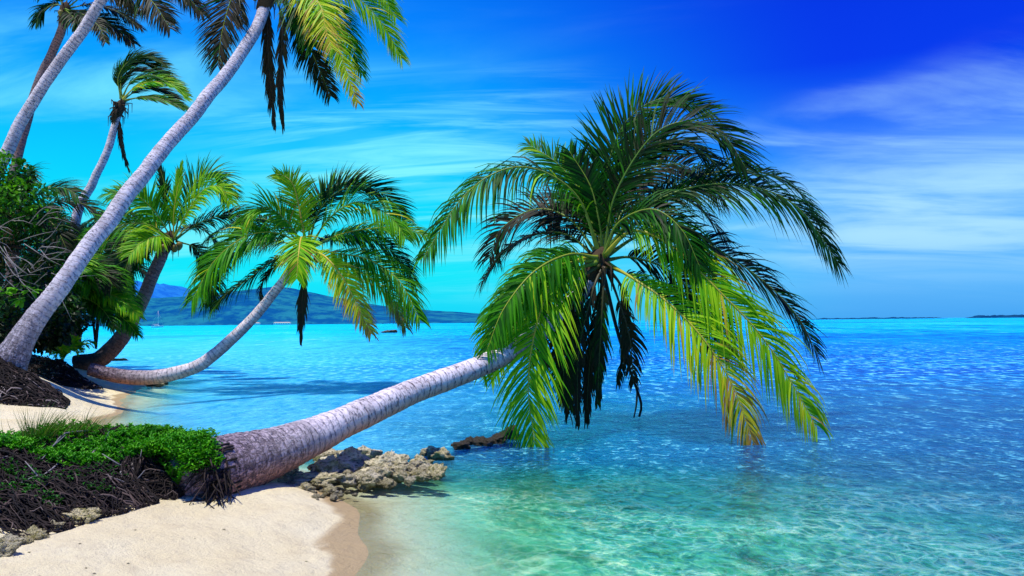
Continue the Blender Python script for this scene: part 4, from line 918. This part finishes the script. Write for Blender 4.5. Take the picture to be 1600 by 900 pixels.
# ------------------------------------------------------------------ coral rocks
random.seed(60)
def rock_mesh(k, mat, sub=4):
    import bmesh
    bm = bmesh.new(); bmesh.ops.create_icosphere(bm, subdivisions=sub, radius=1)
    off = Vector((k * 7.3, k * 3.1, k * 1.7))
    for v in bm.verts:
        p = v.co.copy()
        q = Vector((p.x, p.y, p.z))
        for ax in (Vector((1, .3, .2)), Vector((-.4, 1, .5)), Vector((.2, -.5, 1)), Vector((-1, -.3, -.4))):   # chipped flats
            a = (ax + Vector((math.sin(k), math.cos(k * 2), math.sin(k * 3))) * .5).normalized(); dd = q.dot(a)
            if dd > .62: q -= a * (dd - .62) * .85
        d = 1 + .42 * noise.noise(p * 1.5 + off) + .34 * noise.noise(p * 3.2 + off) + .20 * noise.noise(p * 7 + off) + .08 * noise.noise(p * 15 + off)
        vor = noise.voronoi(p * 3.6 + off)[0][0]
        d -= .26 * max(0, .36 - vor) / .36
        v.co = q * d
    me = bpy.data.meshes.new('coral_rock'); bm.to_mesh(me); bm.free()
    me.polygons.foreach_set('use_smooth', np.ones(len(me.polygons), bool)); me.materials.append(mat); return me
RM = [rock_mesh(k, M_rock) for k in range(6)]; RD = [rock_mesh(k + 10, M_rock_d) for k in range(3)]
def rock(px, py, z, sx, sy, sz, label, group=None, dark=False, rz=None, k=None, ground=False):
    me = (RD if dark else RM)[random.randrange(3 if dark else 6) if k is None else k]
    o = bpy.data.objects.new('rock', me); COL.objects.link(o)
    p = gnd(px, py, z) if not ground else gt(px, py); o.location = p; o.scale = (sx, sy, sz)
    o.rotation_euler = (random.uniform(-.25, .25), random.uniform(-.25, .25), random.uniform(0, 6.3) if rz is None else rz)
    return tag(o, label, 'rock', group)
GR = 'coral rocks heaped along the waterline by the fallen-over trunk'
big = [(487, 752, .09, .38, .17, .08, 'long flat pale coral slab at the front of the rock heap', .05), (548, 722, .13, .30, .24, .14, 'big pitted coral rock at the top of the heap', .4), (600, 726, .11, .34, .22, .12, 'broad pitted coral rock at the water end of the heap', .9), (508, 730, .13, .24, .18, .11, 'rounded olive coral rock behind the flat slab', 1.3),
       (448, 746, .11, .20, .15, .10, 'pale coral rock close against the trunk', 2.0), (632, 737, .05, .18, .13, .08, 'pale yellow coral rock at the outer tip of the heap', .3), (693, 714, .03, .18, .12, .10, 'light yellow coral block standing alone in the water past the heap', .5), (515, 712, .11, .22, .14, .10, 'grey coral rock at the back of the heap under the trunk', .8), (575, 712, .10, .26, .16, .11, 'craggy coral rock at the back of the heap beside the top one', 2.2), (420, 760, .10, .16, .13, .09, 'cream coral rock at the trunk end of the heap', .2),
       (655, 724, .04, .20, .14, .09, 'low flat coral rock between the heap and the lone yellow block', 1.1), (672, 708, .03, .17, .12, .08, 'pitted coral rock just left of the lone yellow block', 2.6)]
for a in big: rock(*a[:7], GR, rz=a[7])
for i in range(90):
    f = random.random(); px = 392 + 292 * f; py = 775 - 42 * f * random.uniform(.4, 1.1) - random.uniform(0, 24) * (1 - abs(f - .5))
    s = random.uniform(.045, .12); rock(px, py, .03 + random.uniform(0, .07), s * random.uniform(.9, 1.5), s, s * random.uniform(.5, .8), 'small cream and olive coral rock in the heap beside the trunk', GR)
for i in range(24):
    px = random.uniform(395, 560); py = 778 - (px - 395) * .03 + random.uniform(-8, 6); s = random.uniform(.018, .045)
    rock(px, py, .05, s, s, s * .7, 'pale coral pebble on the sand below the rock heap', 'pebbles below the rock heap')
GD = 'dark wet rocks by the drooping crown'
for i, (px, py, sx, sz, lab) in enumerate([(722, 697, .17, .08, 'low dark wet rock nearest the heap in the line under the crown'), (752, 691, .22, .09, 'long dark brown rock in the line under the crown'), (778, 688, .16, .10, 'dark wet rock with reddish top under the crown'), (800, 682, .13, .16, 'pointed dark rock at the outer end under the crown'), (735, 690, .12, .08, 'small dark rock behind the line under the crown')]):
    rock(px, py, .03, sx, .12, sz, lab, GD, dark=True)
GL = 'rocks along the foot of the near root bank'
for i, (px, py, z, s, lab) in enumerate([(122, 815, .33, .11, 'mossy grey-green rock under the near root bank'), (84, 827, .33, .06, 'pale rock left of the mossy one below the near bank'), (56, 840, .33, .08, 'white coral lump below the near root bank'), (18, 850, .33, .08, 'pale bluish rock at the bottom left edge'), (4, 868, .33, .08, 'dark small rock at the left edge of the sand'), (40, 848, .33, .05, 'small white rock between two larger ones at the bottom left')]):
    rock(px, py, z, s * 1.2, s, s * .8, lab, GL, k=i % 6, ground=True)
GC = 'small rocks along the far side of the cove'
for i in range(14):
    px = 150 + i * 8 + random.uniform(-3, 3); s = random.uniform(.06, .13)
    rock(px, 601 - abs(i - 7) * .3 + random.uniform(-2, 2), .04, s * 1.3, s, s * .6, 'small pale stone at the waterline under the curved trunk', GC)
for i, (px, py, sx, lab) in enumerate([(175, 563, .8, 'low dark rock awash behind the curved trunk')]):
    rock(px, py, .02, sx, .3, .09, lab, None, dark=True, rz=0)
rock(608, 519, .1, 1.5, .8, .4, 'dark low reef rock far out on the lagoon', None, dark=True, rz=0)
# leaf litter and fragments on the sand
for i in range(12):
    px = random.uniform(20, 480); py = random.uniform(800, 895); p = gnd(px, py, 0); z = float(height(p.x, p.y)); p = gnd(px, py, z); p.z = float(height(p.x, p.y))
    s = random.uniform(.005, .011); o = bpy.data.objects.new('pebble', RM[i % 6]); COL.objects.link(o); o.location = p; o.scale = (s, s * 1.2, s * .6)
    tag(o, 'tiny coral pebble lying on the open foreground sand', 'pebble', 'pebbles on the foreground sand')

# ------------------------------------------------------------------ far shore
def hill_mat(name, c1, c2, c3):  # base colours include the blue of distance haze
    mt, t, out = material(name); P = pos(t)
    n1 = t.noise(P, .010, 6, .7); n2 = t.noise(P, .035, 5, .75)
    c = t.mix(t.sstep(n1, .42, .58), c1, c2); c = t.mix(t.m('MULTIPLY', t.sstep(n2, .52, .66), .6), c, c3)
    principled(t, out, c, 1, None, 0); return mt
def hills(name, prof, Y, depth, mat, x_extra=0, rough=.12, ystep=40, xstep=22):
    px = np.array([p[0] for p in prof]); tops = np.array([at(a, b_, Y).z for a, b_ in prof]); wx_ = np.array([at(a, b_, Y).x for a, b_ in prof])
    xs_ = np.arange(wx_[0], wx_[-1], xstep); ys_ = np.arange(Y - depth, Y + depth * .5, ystep)
    def zf(X, Yg):
        H = np.interp(X, wx_, tops); v = (Yg - (Y - depth)) / depth
        sh_ = np.clip(np.where(v < 1, np.sin(np.clip(v, 0, 1) * math.pi / 2) ** .9, 1 - (v - 1) * 1.2), 0, 1)
        nz = np.empty_like(X)
        for i in range(X.shape[0]):
            for j in range(X.shape[1]):
                p = Vector((X[i, j] / 420, Yg[i, j] / 420, 0)); nz[i, j] = noise.fractal(p, 1, 2, 5) + .5 * abs(noise.noise(p * 5))
        return np.maximum(H * sh_ * (1 + rough * nz * (1 - .6 * (np.abs(v - 1) < .2))) + 4 * sh_ * np.abs(nz), -3)
    return tag(grid_obj(name, xs_, ys_, zf, mat), kind='structure')
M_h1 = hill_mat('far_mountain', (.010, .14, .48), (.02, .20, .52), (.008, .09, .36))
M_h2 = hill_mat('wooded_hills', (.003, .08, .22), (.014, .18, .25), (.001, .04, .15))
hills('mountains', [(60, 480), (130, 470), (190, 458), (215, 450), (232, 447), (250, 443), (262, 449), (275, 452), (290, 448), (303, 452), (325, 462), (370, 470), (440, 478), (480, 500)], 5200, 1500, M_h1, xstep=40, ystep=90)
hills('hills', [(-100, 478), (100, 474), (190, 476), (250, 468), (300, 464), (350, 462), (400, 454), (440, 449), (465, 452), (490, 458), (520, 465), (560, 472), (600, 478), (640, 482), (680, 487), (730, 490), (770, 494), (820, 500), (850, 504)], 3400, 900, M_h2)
M_is = hill_mat('island_scrub', (.005, .05, .14), (.01, .07, .16), (.003, .03, .09))
def island(pxs, top, Y, name='island'):
    X0, X1 = at(pxs[0], 496, Y).x, at(pxs[1], 496, Y).x; b = MB(); n = 160; V = []; F = []
    for i in range(n):
        f = i / (n - 1); x = X0 + (X1 - X0) * f; env = min(1, f * 9, (1 - f) * 9)
        hgt = top * env * (.45 + .55 * abs(noise.noise(Vector((f * 14, Y, 0)))) + .5 * abs(noise.noise(Vector((f * 60, Y, 2)))))
        for q, (dy, k) in enumerate([(-12, -.05), (-8, .6), (0, 1), (25, .8), (50, -.05)]): V.append((x, Y + dy, hgt * k if k > 0 else -.5))
    for i in range(n - 1):
        for q in range(4): F.append((i * 5 + q, (i + 1) * 5 + q, (i + 1) * 5 + q + 1, i * 5 + q + 1))
    b.add(V, F, 0); return tag(b.build(name, M_is), kind='structure')
island((1265, 1480), 7, 3000); island((1512, 1680), 13, 2600); island((1290, 1330), 5, 2900)

# ------------------------------------------------------------------ boats and far buildings
def simple(name, c, rough=.5):
    mt, t, out = material(name); principled(t, out, t.mix(t.noise(objco(t), 8, 3), c, tuple(v * .85 for v in c)), rough); return mt
M_white = simple('white_paint', (.82, .82, .80)); M_metal = simple('mast_alloy', (.6, .6, .62), .35); M_glass = simple('dark_glass', (.03, .04, .05), .2); M_sail = simple('furled_sail', (.75, .74, .70), .8); M_roof = simple('pale_roof', (.55, .42, .36), .8)
def hull(L, B, H):
    b = MB(); n = 15; V = []; F = []
    for i in range(n):
        f = i / (n - 1); w = B * (.62 + .38 * math.sin(min(f * 1.4, 1) * math.pi / 2)) * (1 - max(0, (f - .45) / .55) ** 2.2); z = H * (1 + .35 * f ** 2)
        for k, (a, h) in enumerate([(-1, z), (-.86, z * .35), (0, -.35), (.86, z * .35), (1, z), (0, z + .05)]): V.append(((f - .5) * L, a * w / 2, h))
    for i in range(n - 1):
        for k in range(6): k2 = (k + 1) % 6; F.append((i * 6 + k, i * 6 + k2, (i + 1) * 6 + k2, (i + 1) * 6 + k))
    F.append((0, 1, 2, 3, 4, 5)); F.append(tuple((n - 1) * 6 + k for k in range(6))); b.add(V, F, 0); return b
def boxm(b, c, s):
    V = [(c[0] + dx * s[0] / 2, c[1] + dy * s[1] / 2, c[2] + dz_ * s[2] / 2) for dx in (-1, 1) for dy in (-1, 1) for dz_ in (-1, 1)]
    b.add(V, [(0, 1, 3, 2), (4, 6, 7, 5), (0, 4, 5, 1), (2, 3, 7, 6), (0, 2, 6, 4), (1, 5, 7, 3)], 0)
def shift(b, o): b.v = [v + np.array(o) for v in b.v]; return b
p = at(246, 508, 700); p.z = 0
root = empty('sailboat', p); tag(root, 'white sailboat with bare mast anchored off the far shore', 'sailboat')
L = 10.5
shift(hull(L, 3.2, 1.1), p).build('hull', M_white, root, smooth=False)
b = MB(); b.tube([(.6, 0, 1.1), (.6, 0, 14.5)], [.14, .09], 8); b.tube([(.6, .9, 8), (.6, -.9, 8)], .05, 6); shift(b, p).build('mast', M_white, root)
b = MB(); boxm(b, (-.4, 0, 1.45), (3.8, 1.9, .65)); boxm(b, (.4, 0, 1.85), (1.8, 1.5, .25)); shift(b, p).build('cabin', M_white, root, smooth=False)
b = MB(); boxm(b, (-.4, -.96, 1.5), (2.6, .03, .22)); shift(b, p).build('window', M_glass, root, smooth=False)
b = MB(); b.tube([(.6, 0, 2.5), (-4.2, 0, 2.7)], [.16, .10], 8); shift(b, p).build('boom', M_sail, root)
b = MB(); b.tube([(.6, 0, 14.3), (5.1, 0, 1.5)], .03, 4); b.tube([(.6, 0, 14.3), (-5.1, 0, 1.3)], .03, 4); shift(b, p).build('stays', M_metal, root)
for i, (px, py, w, lab, cat) in enumerate([(441, 506, 26, 'long white waterfront building far off below the hills', 'building'), (399, 507, 14, 'small white waterfront building left of the long one', 'building'), (625, 505, 14, 'tiny pale building on the far shore near the end of the hills', 'building')]):
    p = at(px, py, 2420); p.z = 1.0
    root = empty('building', p); tag(root, lab, cat)
    W = w * 2420 / F_PX; b = MB(); boxm(b, (0, 0, 2.2), (W, 8, 4.4)); shift(b, p).build('wall', M_white, root, smooth=False)
    b = MB(); b.add([(-W / 2 - 1, -5, 4.4), (W / 2 + 1, -5, 4.4), (W / 2 + 1, 5, 4.4), (-W / 2 - 1, 5, 4.4), (-W / 2 + 3, 0, 7), (W / 2 - 3, 0, 7)], [(0, 1, 5, 4), (1, 2, 5), (2, 3, 4, 5), (3, 0, 4), (3, 2, 1, 0)], 0)
    shift(b, p).build('roof', M_roof, root, smooth=False)
    for q in range(max(2, int(W / 7))):
        b = MB(); boxm(b, (-W / 2 + 3 + q * 7, -4.02, 2.3), (2.2, .1, 1.6)); shift(b, p).build('window', M_glass, root, smooth=False)
